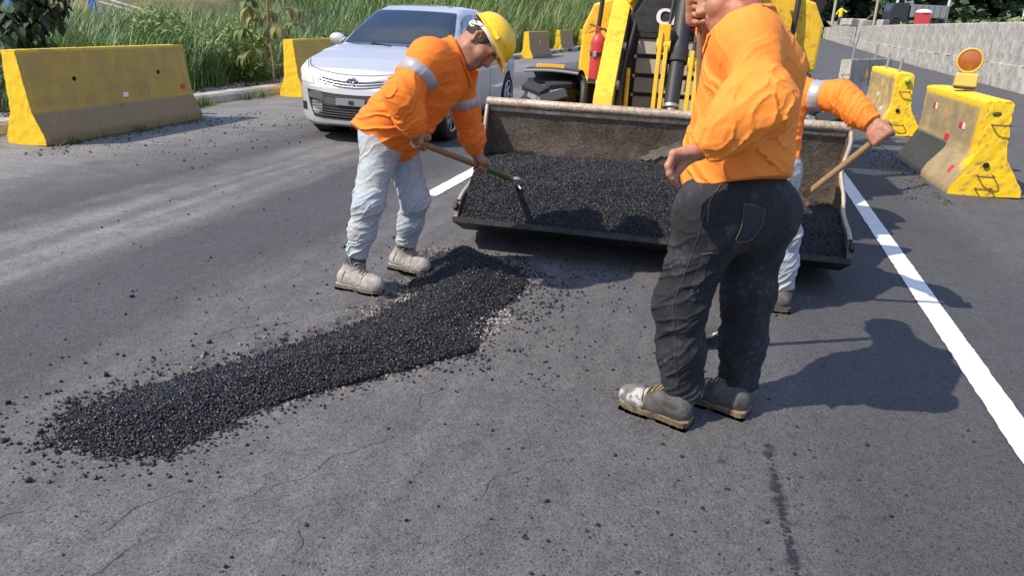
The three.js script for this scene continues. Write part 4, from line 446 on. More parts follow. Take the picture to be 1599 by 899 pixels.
const darkJeans = seed => (x, y, z) => { const n = fbm3(x * 6 + seed, y * 4, z * 6, 4), f = fbm3(x * 40, y * 30, z * 40 + seed, 3), w = clamp(n * 1.7 + .15); const k = .022 + .026 * w + .010 * f; const dust = f > .3 && n > .12 ? .035 : 0; return [k * .84 + dust, k * .92 + dust * .9, k * 1.18 + dust * .75]; };
console.log('people A');
const dirA = shovelA[1].clone().sub(shovelA[0]).normalize();
const workerA = person('person', 'worker in orange shirt and yellow hard hat bending over a shovel', JA, {
  face: dirI(.52, -.85, -.03), up: dirI(.85, .52, 0), hair: true, skin: [.34, .165, .10], spine: spineOf(JA), hemN: dirI(-.62, -.78, 0), collarN: dirI(.72, .35, 0), collar: P3(JA.neck).add(dirI(.1, .0, 0).multiplyScalar(.012)),
  hands: [grip(JA.Rhand, dirA.clone().negate(), dirI(-.3, .8, -.6), JA.Rwr, .017), grip(JA.Lhand, dirA, dirI(.2, .75, -.7), JA.Lwr, .017)],
  tr: { hip: .122, thigh: .104, knee: .076, calf: .068, hem: .28, hemR: .062, waist: .02, color: lightJeans(3) },
  sh: { hem: -.115, lw: .15, waist: .136, chest: .118, up: .078, elb: .066, fore: .062, cuff: .045, k: .08, fold: .9, extra: [cone(dirI(0, -1).multiplyScalar(.07).add(P3(JA.pel)).add(dirI(1, 0).multiplyScalar(.09)), P3(JA.chest).add(dirI(.3, -1).multiplyScalar(.04)), .10, .10, { fold: { a0: .012, a1: .006, fs: 12, fc: 4, tilt: .9, seed: 83 } })] },
  shirt: shirtMat([.96, .225, .018]), bands: [{ c: P3(JA.Rsh).lerp(P3(JA.Relb), .42), n: P3(JA.Relb).sub(P3(JA.Rsh)), w: .052, R: .12 }, { c: P3(JA.Lsh).lerp(P3(JA.Lelb), .72), n: P3(JA.Lelb).sub(P3(JA.Lsh)), w: .052, R: .12 }],
  more: (g, c) => {
    // hard hat
    const f = c.hf, hat = new THREE.MeshPhysicalMaterial({ roughness: .38, clearcoat: .3, side: THREE.DoubleSide, map: T.scuff }); hat.color.setRGB(.86, .55, .008); const tilt = -.06;
    const hf = new Frame(f.to(0, .055, .006), f.z.clone().addScaledVector(f.y, tilt), f.y.clone().addScaledVector(f.z, -tilt));
    const dome = grid(64, 26, (u, v) => { const a = u * Math.PI * 2, e = v * Math.PI / 2, ridge = .0045 * Math.exp(-((Math.sin(a) / .12) ** 2)) * Math.sin(e) + .003 * Math.exp(-(((Math.abs(Math.sin(a)) - .32) / .06) ** 2)) * Math.sin(e); const r = Math.cos(e); return hf.to((.112 + ridge) * r * Math.sin(a), .01 + (.112 + ridge) * Math.pow(Math.sin(e), .92), (.137 + ridge) * r * Math.cos(a)); });
    const brim = grid(64, 6, (u, v) => { const a = u * Math.PI * 2, c_ = Math.cos(a), pk = c_ > 0 ? .042 * Math.pow(c_, 2.2) : 0, w = [0, .004, .010, .013, .012, .008, .001][Math.round(v * 6)] + pk * [0, .2, .75, 1, .98, .8, 0][Math.round(v * 6)], y = [.012, .004, -.002, -.006, -.009, -.009, .0][Math.round(v * 6)] - .30 * pk * [0, .2, .75, 1, 1, .8, 0][Math.round(v * 6)]; return hf.to((.112 + w) * Math.sin(a), y + .004, (.137 + w) * c_); });
    const h = part(g, 'hard_hat', mergeGeometries([norm(dome), norm(brim)]), hat);
    for (const s of [1, -1]) { part(h, 'slot', (() => { const q = bx(.012, .022, .045, 0, 0, 0, .004); q.applyMatrix4(new THREE.Matrix4().makeBasis(hf.x, hf.y, hf.z).setPosition(hf.to(s * .113, .022, .035))); return q; })(), hat); }
    part(h, 'headband', grid(48, 4, (u, v) => { const a = u * Math.PI * 2, t = [.0, .003, .003, 0, 0][Math.round(v * 4)]; return hf.to((.090 + t) * Math.sin(a), .004 - .020 * v - .018 * (Math.cos(a) < 0 ? -Math.cos(a) : 0), (.106 + t) * Math.cos(a) - .010); }), std([.62, .62, .6], .6));
    part(h, 'ratchet_knob', (() => { const q = new THREE.TorusGeometry(.013, .006, 8, 20); q.applyMatrix4(new THREE.Matrix4().makeBasis(hf.z.clone(), hf.y, hf.x.clone().negate()).setPosition(hf.to(-.062, -.045, -.092))); return norm(q); })(), std([.8, .8, .78], .5));
    part(h, 'nape_strap', (() => tube([hf.to(-.085, -.012, -.05), hf.to(-.072, -.04, -.085), hf.to(-.03, -.052, -.115), hf.to(.03, -.052, -.115), hf.to(.072, -.04, -.085), hf.to(.085, -.012, -.05)], .006, 24, 6))(), std([.55, .55, .53], .6));
    part(c.sm, 'back_stripe', sheet(c.shF, [[-1.52, 1.205, -3.545], [-1.60, 1.10, -3.53]], [[-1.487, 1.185, -3.545], [-1.563, 1.07, -3.53]], 12, 6, .004), silverTape);
    // green undershirt showing at the back of the waist
    const sp = spineOf(JA), us = blend([cone(c.j.Rhip, c.j.Lhip, .125, .125), cone(c.j.pel.clone().lerp(c.j.Rhip, .4), c.j.pel.clone().lerp(c.j.Lhip, .4), .127, .127)], .05); const U = cuts(us, [cutter(c.j.pel.clone().addScaledVector(sp, -.115).addScaledVector(dirI(-.62, -.78), .042), dirI(-.62, -.78), .4), cutter(c.j.pel.clone().addScaledVector(dirI(1, 0, 0), -.04), dirI(1, 0, .0), .4)]); part(g, 'undershirt', mesh(U, ...bounds([c.j.pel, c.j.Rhip, c.j.Lhip], .18), .01), std([.02, .075, .045], .9)); },
  boots: [{ s: 'R', heel: [-1.952, -3.478], toe: [-1.672, -3.446], top: .34, seed: 1, laces: std([.3, .28, .25], .9), mat: std([1, 1, 1], .95, { vertexColors: true, bumpMap: T.fine, bumpScale: .002 }), sole: std([.24, .22, .2], .95, { map: T.dirt }), welt: std([.3, .28, .25], .95), tread: std([.12, .115, .11], .95) }, { s: 'L', heel: [-1.827, -3.896], toe: [-1.565, -3.842], top: .34, seed: 2, laces: std([.3, .28, .25], .9), mat: std([1, 1, 1], .95, { vertexColors: true, bumpMap: T.fine, bumpScale: .002 }), sole: std([.24, .22, .2], .95, { map: T.dirt }), welt: std([.3, .28, .25], .95), tread: std([.12, .115, .11], .95) }].map(b => ({ ...b, color: (a, y, s, x, yy, z) => { const n = fbm3(x * 20, yy * 20, z * 20, 4), k = .36 + .14 * n, up = sstep(.135, .16, y + .02 * n); return [lerp(k, .075, up), lerp(k * .95, .075, up), lerp(k * .87, .07, up)]; } })) });
console.log('people B');
const handB = (() => { const w = P3(JB.Lwr), f = dirI(-1, -.12, -.1), d = dirI(-.1, -1, .12), L = [], s = dirI(.05, .1, 1); // knuckles to the left, fingers hanging down; s runs from thumb side away
  const palm = []; [0, 1, 2, 3].forEach(i => { const k = w.clone().addScaledVector(f, .088 - .006 * i).addScaledVector(s, (i - 1.2) * .02).addScaledVector(d, .002 + .008 * i), a = k.clone().addScaledVector(d, .036).addScaledVector(f, .014 - .004 * i), b = a.clone().addScaledVector(d, .026).addScaledVector(f, -.008), c = b.clone().addScaledVector(d, .016).addScaledVector(f, -.012); palm.push(cone(w.clone().addScaledVector(s, (i - 1.5) * .012), k, .023, .0145)); L.push(blend([cone(k, a, .0125, .0112), cone(a, b, .011, .010), cone(b, c, .010, .0085)], .006)); });
  const t0 = w.clone().addScaledVector(f, .03).addScaledVector(d, .02), t1 = t0.clone().addScaledVector(f, .03).addScaledVector(d, .032), t2 = t1.clone().addScaledVector(f, .012).addScaledVector(d, .03); const th = blend([cone(t0, t1, .017, .0135), cone(t1, t2, .0125, .01)], .01), pm = blend(palm, .022);
  const F = (x, y, z) => { let q = smin(pm(x, y, z), th(x, y, z), .014); for (const g of L) q = smin(q, g(x, y, z), .005); return q; }; F.pts = [w, w.clone().addScaledVector(f, .13), w.clone().addScaledVector(d, .1), w.clone().addScaledVector(f, .1).addScaledVector(d, .1).addScaledVector(s, .06), w.clone().addScaledVector(s, -.05)]; return F; })();
const dirB = shovelB[1].clone().sub(shovelB[0]).normalize(), spB = spineOf(JB), fB = V(-.90, 0, -.43).normalize();
const ofs = (p, a, b = 0) => P3(p).addScaledVector(fB, a).add(V(0, b, 0));
const workerB = person('person', 'stout standing worker in orange shirt and dark jeans seen from behind his left side', JB, {
  face: dirI(-.95, -.24, .2), up: dirI(-.28, .95, 0), hair: true, beard: true, skin: [.42, .20, .125], spine: spB, hemN: dirI(.137, -.99, 0), collar: P3(JB.neck).add(V(.0, -.005, 0)), collarN: dirI(-.42, .9, .0),
  hands: [handB, grip(shovelB[0].clone().addScaledVector(dirB, .045), dirB.clone().negate(), dirI(-.55, .1, .8), JB.Rwr, .017)],
  tr: { hip: .148, thigh: .122, knee: .096, calf: .086, hem: .07, hemR: .080, waist: .12, color: darkJeans(5), extra: [cone(ofs(JB.Lhip, -.045, .02), ofs(JB.Rhip, -.03, .02), .115, .112), cone(ofs(JB.pel, .05, .04), ofs(JB.pel, .06, .0), .14, .12)] },
  sh: { hem: .022, waist: .148, chest: .122, up: .082, elb: .070, fore: .060, cuff: .046, cuffAt: .03, fold: 1.05, lf: 1, k: .09, extra: [cone(ofs(JB.pel, .075, .12), ofs(JB.chest, .02, -.04), .135, .10, { fold: { a0: .012, a1: .008, fs: 11, fc: 2, tilt: .8, seed: 85 } }), cone([0.015, 1.275, -2.443], [0.006, 1.233, -2.424], .040, .040, { k: .05 }), cone(ofs(JB.chest, -.055, .02), ofs(JB.pel, -.025, .15), .11, .115, { fold: { a0: .005, a1: .011, fs: 9, fc: 2, tilt: 1.0, seed: 88 } })] },
  shirt: shirtMat([.97, .29, .035]), bands: [],
  more: (g, c) => { const den = std([.035, .037, .045], .95, { map: T.denim }), st = std([.09, .085, .08], .9);
    // back pocket and belt loop, seam
    const px = (a, b, d) => c.j.Lhip.clone().add(IR.clone().multiplyScalar(a)).add(IU.clone().multiplyScalar(b)).add(IF.clone().multiplyScalar(d));
    part(c.tm, 'back_pocket', sheet(c.trF, [px(.06, .02, -.16), px(.12, .01, -.16), px(.17, .0, -.14)], [px(.055, -.14, -.16), px(.11, -.17, -.16), px(.165, -.15, -.14)], 24, 24, .0022), den); 
    const stitch = (name, pts) => part(c.tm, name, tube(pts.map(p => snap(c.trF, px(...p), .004)), .0017, 40, 5), std([.13, .11, .08], .9)); stitch('pocket_stitch', [[.06, .02, -.16], [.115, .012, -.16], [.17, .0, -.14]]); stitch('pocket_stitch', [[.06, .02, -.16], [.057, -.07, -.16], [.055, -.14, -.16], [.11, -.17, -.16], [.165, -.15, -.14], [.17, -.07, -.14], [.17, .0, -.14]]); stitch('pocket_stitch', [[-.02, .10, -.16], [-.06, .03, -.16], [-.07, -.05, -.16]]); stitch('pocket_stitch', [[-.10, -.20, -.16], [-.04, -.205, -.17]]);
    part(c.tm, 'tool_pocket', sheet(c.trF, [px(-.10, -.20, -.16), px(-.04, -.205, -.17)], [px(-.12, -.36, -.16), px(-.045, -.37, -.16)], 20, 26, .0022), den);
    const seam = []; const a = c.j.Lhip, k = c.j.Lkn, n = c.j.Lank; for (let i = 0; i <= 24; i++) { const t = i / 24, p = t < .5 ? a.clone().lerp(k, t * 2) : k.clone().lerp(n, (t - .5) * 1.86); seam.push(snap(c.trF, p.add(IF.clone().multiplyScalar(-.11)).add(IR.clone().multiplyScalar(-.05)), .0015)); } part(c.tm, 'side_seam', tube(seam, .0010, 60, 5), st); },
  boots: [{ s: 'L', heel: [.035, -2.603], toe: [-.255, -2.700], seed: 5 }, { s: 'R', heel: [.25, -2.765], toe: [-.025, -2.865], seed: 6 }].map(b => ({ ...b, top: .16, laces: std([.3, .22, .08], .9), mat: std([1, 1, 1], .75, { vertexColors: true, bumpMap: T.fine, bumpScale: .0015 }), sole: std([.20, .155, .095], .9, { map: T.dirt }), welt: std([.27, .22, .14], .9, { map: T.dirt }), tread: std([.05, .045, .04], .95, { map: T.dirt }), color: (a, y, s, x, yy, z) => { const n = fbm3(x * 16, yy * 16, z * 16, 4); const cap = sstep(.60, .63, a), k = cap ? .17 + .12 * n + (n > .12 ? .22 : 0) : .07 + .06 * n; return [k, k * .97, k * .95]; } })) });
console.log('people C');
const dirC = shovelC[1].clone().sub(shovelC[0]).normalize();
const workerC = person('person', 'third worker in orange shirt and pale jeans mostly hidden behind the stout worker', JC, {
  face: dirI(-.5, -.5, .7), up: dirI(-.3, .8, .5), hair: true, skin: [.36, .175, .11], spine: spineOf(JC), hemN: dirI(.05, -1, -.1),
  hands: [grip(JC.Rhand, dirC.clone().negate(), dirI(.25, .55, -.8), JC.Rwr, .017), grip(JC.Lhand, dirC, dirI(-.2, -.6, -.7), JC.Lwr, .017)],
  tr: { hip: .118, thigh: .094, knee: .07, calf: .066, hem: .14, hemR: .064, waist: .03, color: lightJeans(8) },
  sh: { hem: -.05, waist: .13, chest: .118, up: .075, elb: .064, fore: .056, cuff: .044, fold: .8, k: .08 }, shirt: shirtMat([.96, .25, .025]),
  bands: [{ c: P3(JC.Rsh).lerp(P3(JC.Relb), .55), n: P3(JC.Relb).sub(P3(JC.Rsh)), w: .05, R: .12 }],
  boots: [{ s: 'R', heel: [.44, -4.02], toe: [.42, -4.30] }, { s: 'L', heel: [.2, -4.10], toe: [.16, -4.37] }].map((b, i) => ({ ...b, top: .25, seed: 8 + i, mat: std([1, 1, 1], .9, { vertexColors: true, bumpMap: T.fine, bumpScale: .002 }), sole: std([.1, .09, .075], .95), tread: std([.03, .03, .03], .95), color: (a, y, s, x, yy, z) => { const n = fbm3(x * 16, yy * 16, z * 16, 4), k = .085 + .1 * Math.max(0, n); return [k, k * .93, k * .82]; } })) });
{ const g = new THREE.Group(); // far worker on the raised ground
  const b = blend([cone([-.1, .05, 0], [-.09, .85, 0], .08, .11), cone([.1, .05, 0], [.09, .85, 0], .08, .11), cone([0, .9, 0], [0, 1.4, 0], .13, .13), cone([0, 1.4, 0], [0, 1.55, 0], .06, .06), ball([0, 1.64, 0], .115)], .06); part(g, 'body', mesh(b, [-.35, -.1, -.3], [.35, 1.9, .3], .03), std([.06, .08, .16], .9));
  const k = blend([cone([0, .85, 0], [0, 1.42, 0], .2, .2), cone([-.22, 1.4, 0], [-.42, 1.0, .05], .085, .07), cone([.22, 1.4, 0], [.5, 1.25, .1], .085, .07)], .06); part(g, 'jacket', mesh(k, [-.6, .5, -.35], [.7, 1.75, .35], .03), std([.75, .62, .04], .9));
  g.position.set(9.8, 2.02, -85.5); add(g, 'person', 'distant person in a yellow jacket on the raised ground', 'person'); }
// ---------- shovels ----------
function shovel(S, blade, o) { const [a, b] = S, g = new THREE.Group(), d = b.clone().sub(a).normalize(); const wood = std([.36, .24, .13], .75, { map: T.wood, bumpMap: T.fine, bumpScale: .001 }), green = std([.10, .17, .05], .7, { map: T.wood }), steel = std([.42, .42, .43], .4, { metalness: .6 });
  const L = a.distanceTo(b), q = t => a.clone().addScaledVector(d, t * L);
  part(g, 'handle', join([cyl(q(0), q(o.paint), .0165, .0168, 18), norm(new THREE.SphereGeometry(.0165, 16, 8).translate(q(0).x, q(0).y, q(0).z))]), wood); if (o.paint < 1) { part(g, 'painted_grip', cyl(q(o.paint), q(o.collar), .0174, .0178, 18), green); part(g, 'collar', cyl(q(o.collar), q(1), .019, .019, 18), std([.45, .12, .03], .6)); }
  const n = P3(o.face).normalize(), n2 = n.addScaledVector(blade.dir, -n.dot(blade.dir)).normalize(), s = blade.dir.clone().cross(n2), B0 = blade.at;
  part(g, 'socket', tube([q(.985), q(1.03), b.clone().lerp(B0, .5).addScaledVector(n2, blade.goose || .012), B0.clone()], .0145, 20, 12), steel);
  const BL = .26, BW = .115; const bl = grid(12, 14, (u, v) => { const x = (u * 2 - 1), w = BW * (v < .06 ? .75 + v * 4 : v < .62 ? 1 : Math.sqrt(Math.max(0, 1 - ((v - .62) / .385) ** 2))), curl = .02 * Math.exp(-v * 30); return B0.clone().addScaledVector(blade.dir, v * BL).addScaledVector(s, x * w).addScaledVector(n2, (.026 * x * x - .016 + .03 * v * v) + curl); }); const bm = bl.clone(); { const p = bm.attributes.position; for (let i = 0; i < p.count; i++) p.setXYZ(i, p.getX(i) - n2.x * .003, p.getY(i) - n2.y * .003, p.getZ(i) - n2.z * .003); }
  const bp = part(g, 'blade', mergeGeometries([norm(bl), norm(bm)]), std(o.bladeC || [.24, .24, .25], o.bladeC ? .8 : .42, { metalness: o.bladeC ? .2 : .6, map: T.grime }));
  for (const e of [-1, 1]) part(bp, 'foot_step', tube([.3, .55, .8, 1].map((t, i) => B0.clone().addScaledVector(s, e * BW * (.15 + t * .8)).addScaledVector(n2, .014 + [.0, .018, .034, .030][i]).addScaledVector(blade.dir, -[.004, .016, .008, -.022][i])), .0085, 16, 8), steel);
  return g; }
add(shovel(shovelA, { at: V(-1.232, .392, -4.695), dir: V(.80, -.30, .10).normalize(), goose: .03 }, { paint: .55, collar: .97, face: dirI(-.1, .9, -.45) }), 'shovel', 'green-painted long-handled shovel digging into the asphalt in the bucket', 'shovel');
add(shovel(shovelB, { at: V(.018, .0, -3.385).add(V(0, .05, 0)), dir: V(.0, -.16, -.99).normalize() }, { paint: .62, collar: .97, face: V(0, 1, -.2), bladeC: [.06, .058, .056] }), 'shovel', 'upright wooden shovel handle held at the stout worker\'s mouth', 'shovel');
add(shovel(shovelC, { at: shovelC[1].clone().add(V(-.05, -.05, -.03)), dir: V(-.8, -.45, -.4).normalize() }, { paint: .60, collar: .97, face: V(0, 1, .2) }), 'shovel', 'wooden shovel slanting down in front of the bucket\'s right end', 'shovel');
// ---------- silver sedan ----------
{
  const pl = P => (u, v) => sdPoly(P, u, v);
  const bodyP = pl([[.72, .17], [.83, .22], [.865, .34], [.87, .50], [.85, .60], [.80, .70], [.70, .79], [.42, .885], [.05, .955], [-.25, 1.005], [-.9, 1.02], [-1.8, 1.035], [-2.6, 1.06], [-2.85, 1.085], [-3.30, 1.085], [-3.42, 1.03], [-3.50, .82], [-3.50, .45], [-3.42, .24], [-3.2, .18], [-1.2, .165]]);
  const cabP = pl([[-.22, .93], [-.62, 1.205], [-.98, 1.40], [-1.25, 1.462], [-1.6, 1.482], [-2.0, 1.468], [-2.35, 1.40], [-2.75, 1.22], [-3.08, 1.02], [-2.6, .8], [-.6, .8]]);
  const curve = (pts) => t => { if (t <= pts[0][0]) return pts[0][1]; for (let i = 0; i < pts.length - 1; i++) if (t <= pts[i + 1][0]) { const u = (t - pts[i][0]) / (pts[i + 1][0] - pts[i][0]), s = u * u * (3 - 2 * u); return lerp(pts[i][1], pts[i + 1][1], u * .5 + s * .5); } return pts[pts.length - 1][1]; };
  const plan = curve([[-3.55, .58], [-3.4, .70], [-3.05, .80], [-2.5, .845], [-1.2, .85], [0, .845], [.3, .825], [.55, .765], [.72, .665], [.82, .52], [.90, .24]]), sect = curve([[.15, .93], [.3, .985], [.55, 1], [.72, .995], [.88, .965], [1.0, .915], [1.1, .86]]), cabW = curve([[.9, .80], [1.05, .735], [1.2, .665], [1.36, .59], [1.44, .54], [1.5, .46]]);
  const f = (x, y, z) => { const ax = Math.abs(x); let d = smax(bodyP(z + .13 * ax * ax * ax * (z > 0 ? 1 : -.4), y + .045 * ax * ax * (y > .6 ? 1 : 0)), (ax - plan(z) * sect(y)), .085); const c = smax(cabP(z + .10 * ax * ax, y + .05 * ax * ax), ax - cabW(y), .09); d = smin(d, c, .035);
    for (const z0 of [0, -2.55]) d = smax(d, -Math.max(Math.hypot(z - z0, y - .30) - .34, .52 - ax), .012); return d; };
  const paint = phys([.60, .60, .60], .33, { metalness: .38, clearcoat: .9, clearcoatRoughness: .06 }), glass = phys([.012, .018, .022], .04, { clearcoat: 1, metalness: .0, specularIntensity: 1 }), dark = std([.012, .012, .013], .6), ch = std([.75, .75, .76], .14, { metalness: 1 }), grey = std([.075, .08, .085], .7), lampM = phys([.60, .60, .54], .12, { clearcoat: 1 }), redL = phys([.4, .01, .015], .15, { clearcoat: 1 }), seamM = std([.03, .03, .03], .9), tyre = std([.022, .022, .023], .9), rimM = std([.5, .5, .51], .3, { metalness: .8 });
  const car = new THREE.Group();
  const body = part(car, 'body', mesh(f, [-1.0, .1, -3.65], [1.0, 1.6, 1.0], .0145), paint);
  const sh = (par, n, A, B, nu, nv, m, off = .004) => part(par, n, sheet(f, A, B, nu, nv, off), m);
  const ws = sh(car, 'windscreen', [[-.69, 1.0, -.42], [-.4, 1.0, -.30], [0, 1.0, -.24], [.4, 1.0, -.30], [.69, 1.0, -.42]], [[-.53, 1.40, -1.05], [-.3, 1.42, -1.0], [0, 1.43, -.985], [.3, 1.42, -1.0], [.53, 1.40, -1.05]], 28, 16, glass);
  for (const s of [-1, 1]) part(ws, 'wiper', tube([V(s * .1 + .1, 1.0, -.2), V(s * .25 + .05, 1.02, -.28), V(s * .42 + .12, 1.03, -.33)].map(p => snap(f, p, .012)), .008, 16, 6), dark);
  sh(car, 'rear_window', [[-.62, 1.10, -2.98], [0, 1.10, -3.06], [.62, 1.10, -2.98]], [[-.52, 1.38, -2.42], [0, 1.42, -2.46], [.52, 1.38, -2.42]], 16, 12, glass);
  for (const s of [-1, 1]) { const X = .72 * s;
    sh(car, 'side_window', [[X, 1.05, -.66], [X, 1.055, -1.1], [X, 1.06, -1.52]], [[X * .8, 1.25, -.94], [X * .8, 1.36, -1.2], [X * .8, 1.385, -1.52]], 12, 10, glass); sh(car, 'side_window', [[X, 1.06, -1.60], [X, 1.065, -2.0], [X, 1.07, -2.3]], [[X * .8, 1.385, -1.60], [X * .8, 1.38, -1.9], [X * .8, 1.32, -2.22]], 12, 10, glass);
    const hl = sh(car, 'headlight', [[s * .46, .625, .84], [s * .58, .63, .76], [s * .68, .65, .63], [s * .75, .70, .50]], [[s * .50, .70, .78], [s * .59, .765, .68], [s * .67, .80, .53], [s * .74, .82, .38]], 24, 12, lampM, .008); part(hl, 'lamp_bulb', norm(new THREE.SphereGeometry(.05, 16, 12).translate(s * .60, .69, .69)), ch);
    sh(car, 'fog_lamp_recess', [[s * .60, .33, .80], [s * .70, .34, .68]], [[s * .61, .42, .80], [s * .72, .43, .66]], 8, 6, dark, .003);
    sh(car, 'tail_light', [[s * .70, .84, -3.42], [s * .80, .86, -3.2]], [[s * .66, 1.02, -3.38], [s * .76, 1.0, -3.12]], 8, 8, redL, .005);
    const mir = part(car, 'mirror', (() => { const g = new THREE.SphereGeometry(1, 24, 16); g.scale(.105, .07, .06); return norm(g.translate(s * .885, 1.04, -.60)); })(), paint); part(mir, 'mirror_stalk', cyl(V(s * .72, .99, -.58), V(s * .84, 1.015, -.60), .028, .03, 10), dark);
    for (const zz of [-.42, -1.56, -2.42]) part(body, 'door_seam', tube(Array.from({ length: 9 }, (_, i) => snap(f, V(s * .86, lerp(.30, 1.0, i / 8), zz - (zz < -2 ? .16 * Math.sin(i / 8 * 3) - .1 * (i / 8) : 0)), -.001)), .0042, 30, 5), seamM);
    for (const zz of [-1.38, -2.28]) part(body, 'door_handle', tube([V(s * .86, .85, zz + .09), V(s * .875, .852, zz + .04), V(s * .875, .853, zz - .04), V(s * .86, .855, zz - .09)].map(p => snap(f, p, .012)), .012, 12, 8), paint);
    for (const z0 of [0, -2.55]) { const w = new THREE.Group(); w.name = 'wheel'; car.add(w); const x0 = s * .755; const tg = new THREE.LatheGeometry([[.19, -.085], [.27, -.095], [.295, -.08], [.302, -.05], [.302, .05], [.295, .08], [.27, .095], [.19, .085]].map(p => new THREE.Vector2(...p)), 40).rotateZ(1.5708).translate(x0, .302, z0); part(w, 'tyre', norm(tg), tyre); part(w, 'rim', join([norm(new THREE.TorusGeometry(.198, .014, 8, 36).rotateY(1.5708).translate(x0 + s * .082, .302, z0)), ...Array.from({ length: 8 }, (_, i) => bx(.02, .17, .045, 0, .1, 0, .008).rotateX(i * .7854).translate(x0 + s * .07, .302, z0)), norm(new THREE.CylinderGeometry(.045, .05, .03, 18).rotateZ(1.5708).translate(x0 + s * .075, .302, z0))]), rimM); part(w, 'brake_disc', norm(new THREE.CylinderGeometry(.185, .185, .02, 24).rotateZ(1.5708).translate(x0 + s * .02, .302, z0)), dark); part(w, 'arch_liner', norm(new THREE.CylinderGeometry(.33, .33, .26, 24, 1, true).rotateZ(1.5708).translate(s * .66, .302, z0)), dark); } }
  part(body, 'bonnet_seam', tube([[-.74, .86, .10], [-.70, .84, .42], [-.55, .79, .66], [-.3, .76, .76], [0, .75, .79], [.3, .76, .76], [.55, .79, .66], [.70, .84, .42], [.74, .86, .10]].map(p => snap(f, V(...p), -.001)), .0045, 60, 5), seamM);
  // nose: two bright bars with the emblem, slot, plate bar, lower grille, lip
  const arc = (y, w, z, k = 9) => Array.from({ length: k }, (_, i) => { const t = i / (k - 1) * 2 - 1; return [t * w, y + .03 * t * t, z + .03 - .07 * t * t]; });
  sh(car, 'upper_slot', arc(.625, .40, .87), arc(.70, .42, .83), 40, 6, dark, .006); for (const y of [.628, .662, .698]) part(car, 'chrome_bar', tube(arc(y, .43, .86).map(p => snap(f, V(...p), .008)), y > .69 ? .012 : .010, 40, 8), ch);
  const lg = sh(car, 'lower_grille', arc(.255, .46, .86), arc(.535, .58, .86), 44, 22, dark, .010); for (let i = 0; i < 5; i++) part(lg, 'grille_slat', tube(arc(.285 + i * .03, .46 + i * .012, .87).map(p => snap(f, V(...p), .014)), .0045, 30, 5), grey);
  part(lg, 'upper_rail', tube(arc(.50, .54, .87).map(p => snap(f, V(...p), .006)), .006, 30, 5), grey); sh(lg, 'plate_bar', arc(.415, .50, .87), arc(.49, .53, .87), 40, 6, grey, .020); { const pc = snap(f, V(0, .455, .95), .03); part(lg, 'plate', bx(.34, .075, .012, pc.x, pc.y, pc.z, .004, -.06), std([.20, .21, .22], .5)); part(lg, 'plate_mount', bx(.055, .038, .008, pc.x + .01, pc.y, pc.z + .010, .003, -.06), dark); }
  for (const s of [-1, 1]) part(lg, 'grille_frame', tube([[s * .47, .25, .84], [s * .53, .37, .82], [s * .60, .53, .80]].map(p => snap(f, V(...p), .006)), .014, 16, 6), paint); sh(car, 'lower_lip', arc(.185, .56, .84), arc(.245, .58, .85), 44, 6, std([.72, .72, .74], .25, { metalness: .5 }), .014);
  const em = snap(f, V(0, .668, .86), .016), E = (sx, sy, dy, r) => { const g = new THREE.TorusGeometry(1, r, 8, 40); const p = g.attributes.position; for (let i = 0; i < p.count; i++) p.setXYZ(i, p.getX(i) * sx, p.getY(i) * sy, p.getZ(i) * .06); return norm(g.rotateX(-.18).translate(em.x, em.y + dy, em.z)); };
  const eg = part(car, 'emblem', join([E(.072, .049, 0, .10), E(.052, .018, .022, .16), E(.02, .042, .003, .22)]), ch); part(eg, 'emblem_back', norm(new THREE.SphereGeometry(1, 24, 10).scale(.07, .048, .008).translate(em.x, em.y, em.z - .004)), std([.02, .03, .06], .2));
  part(car, 'dent_mark', sheet(f, [[.86, .60, -1.75], [.86, .58, -1.95]], [[.86, .52, -1.72], [.86, .60, -1.86]], 6, 6, .003), std([.62, .62, .6], .6), 'pale scrape on the rear door');
  part(car, 'underside', bx(1.4, .12, 3.6, 0, .22, -1.35, .03), dark);
  car.scale.setScalar(1.045); car.position.set(-4.06, 0, -8.52); car.rotation.y = .032;
  add(car, 'car', 'silver four-door sedan driving past behind the bending worker', 'car');
}
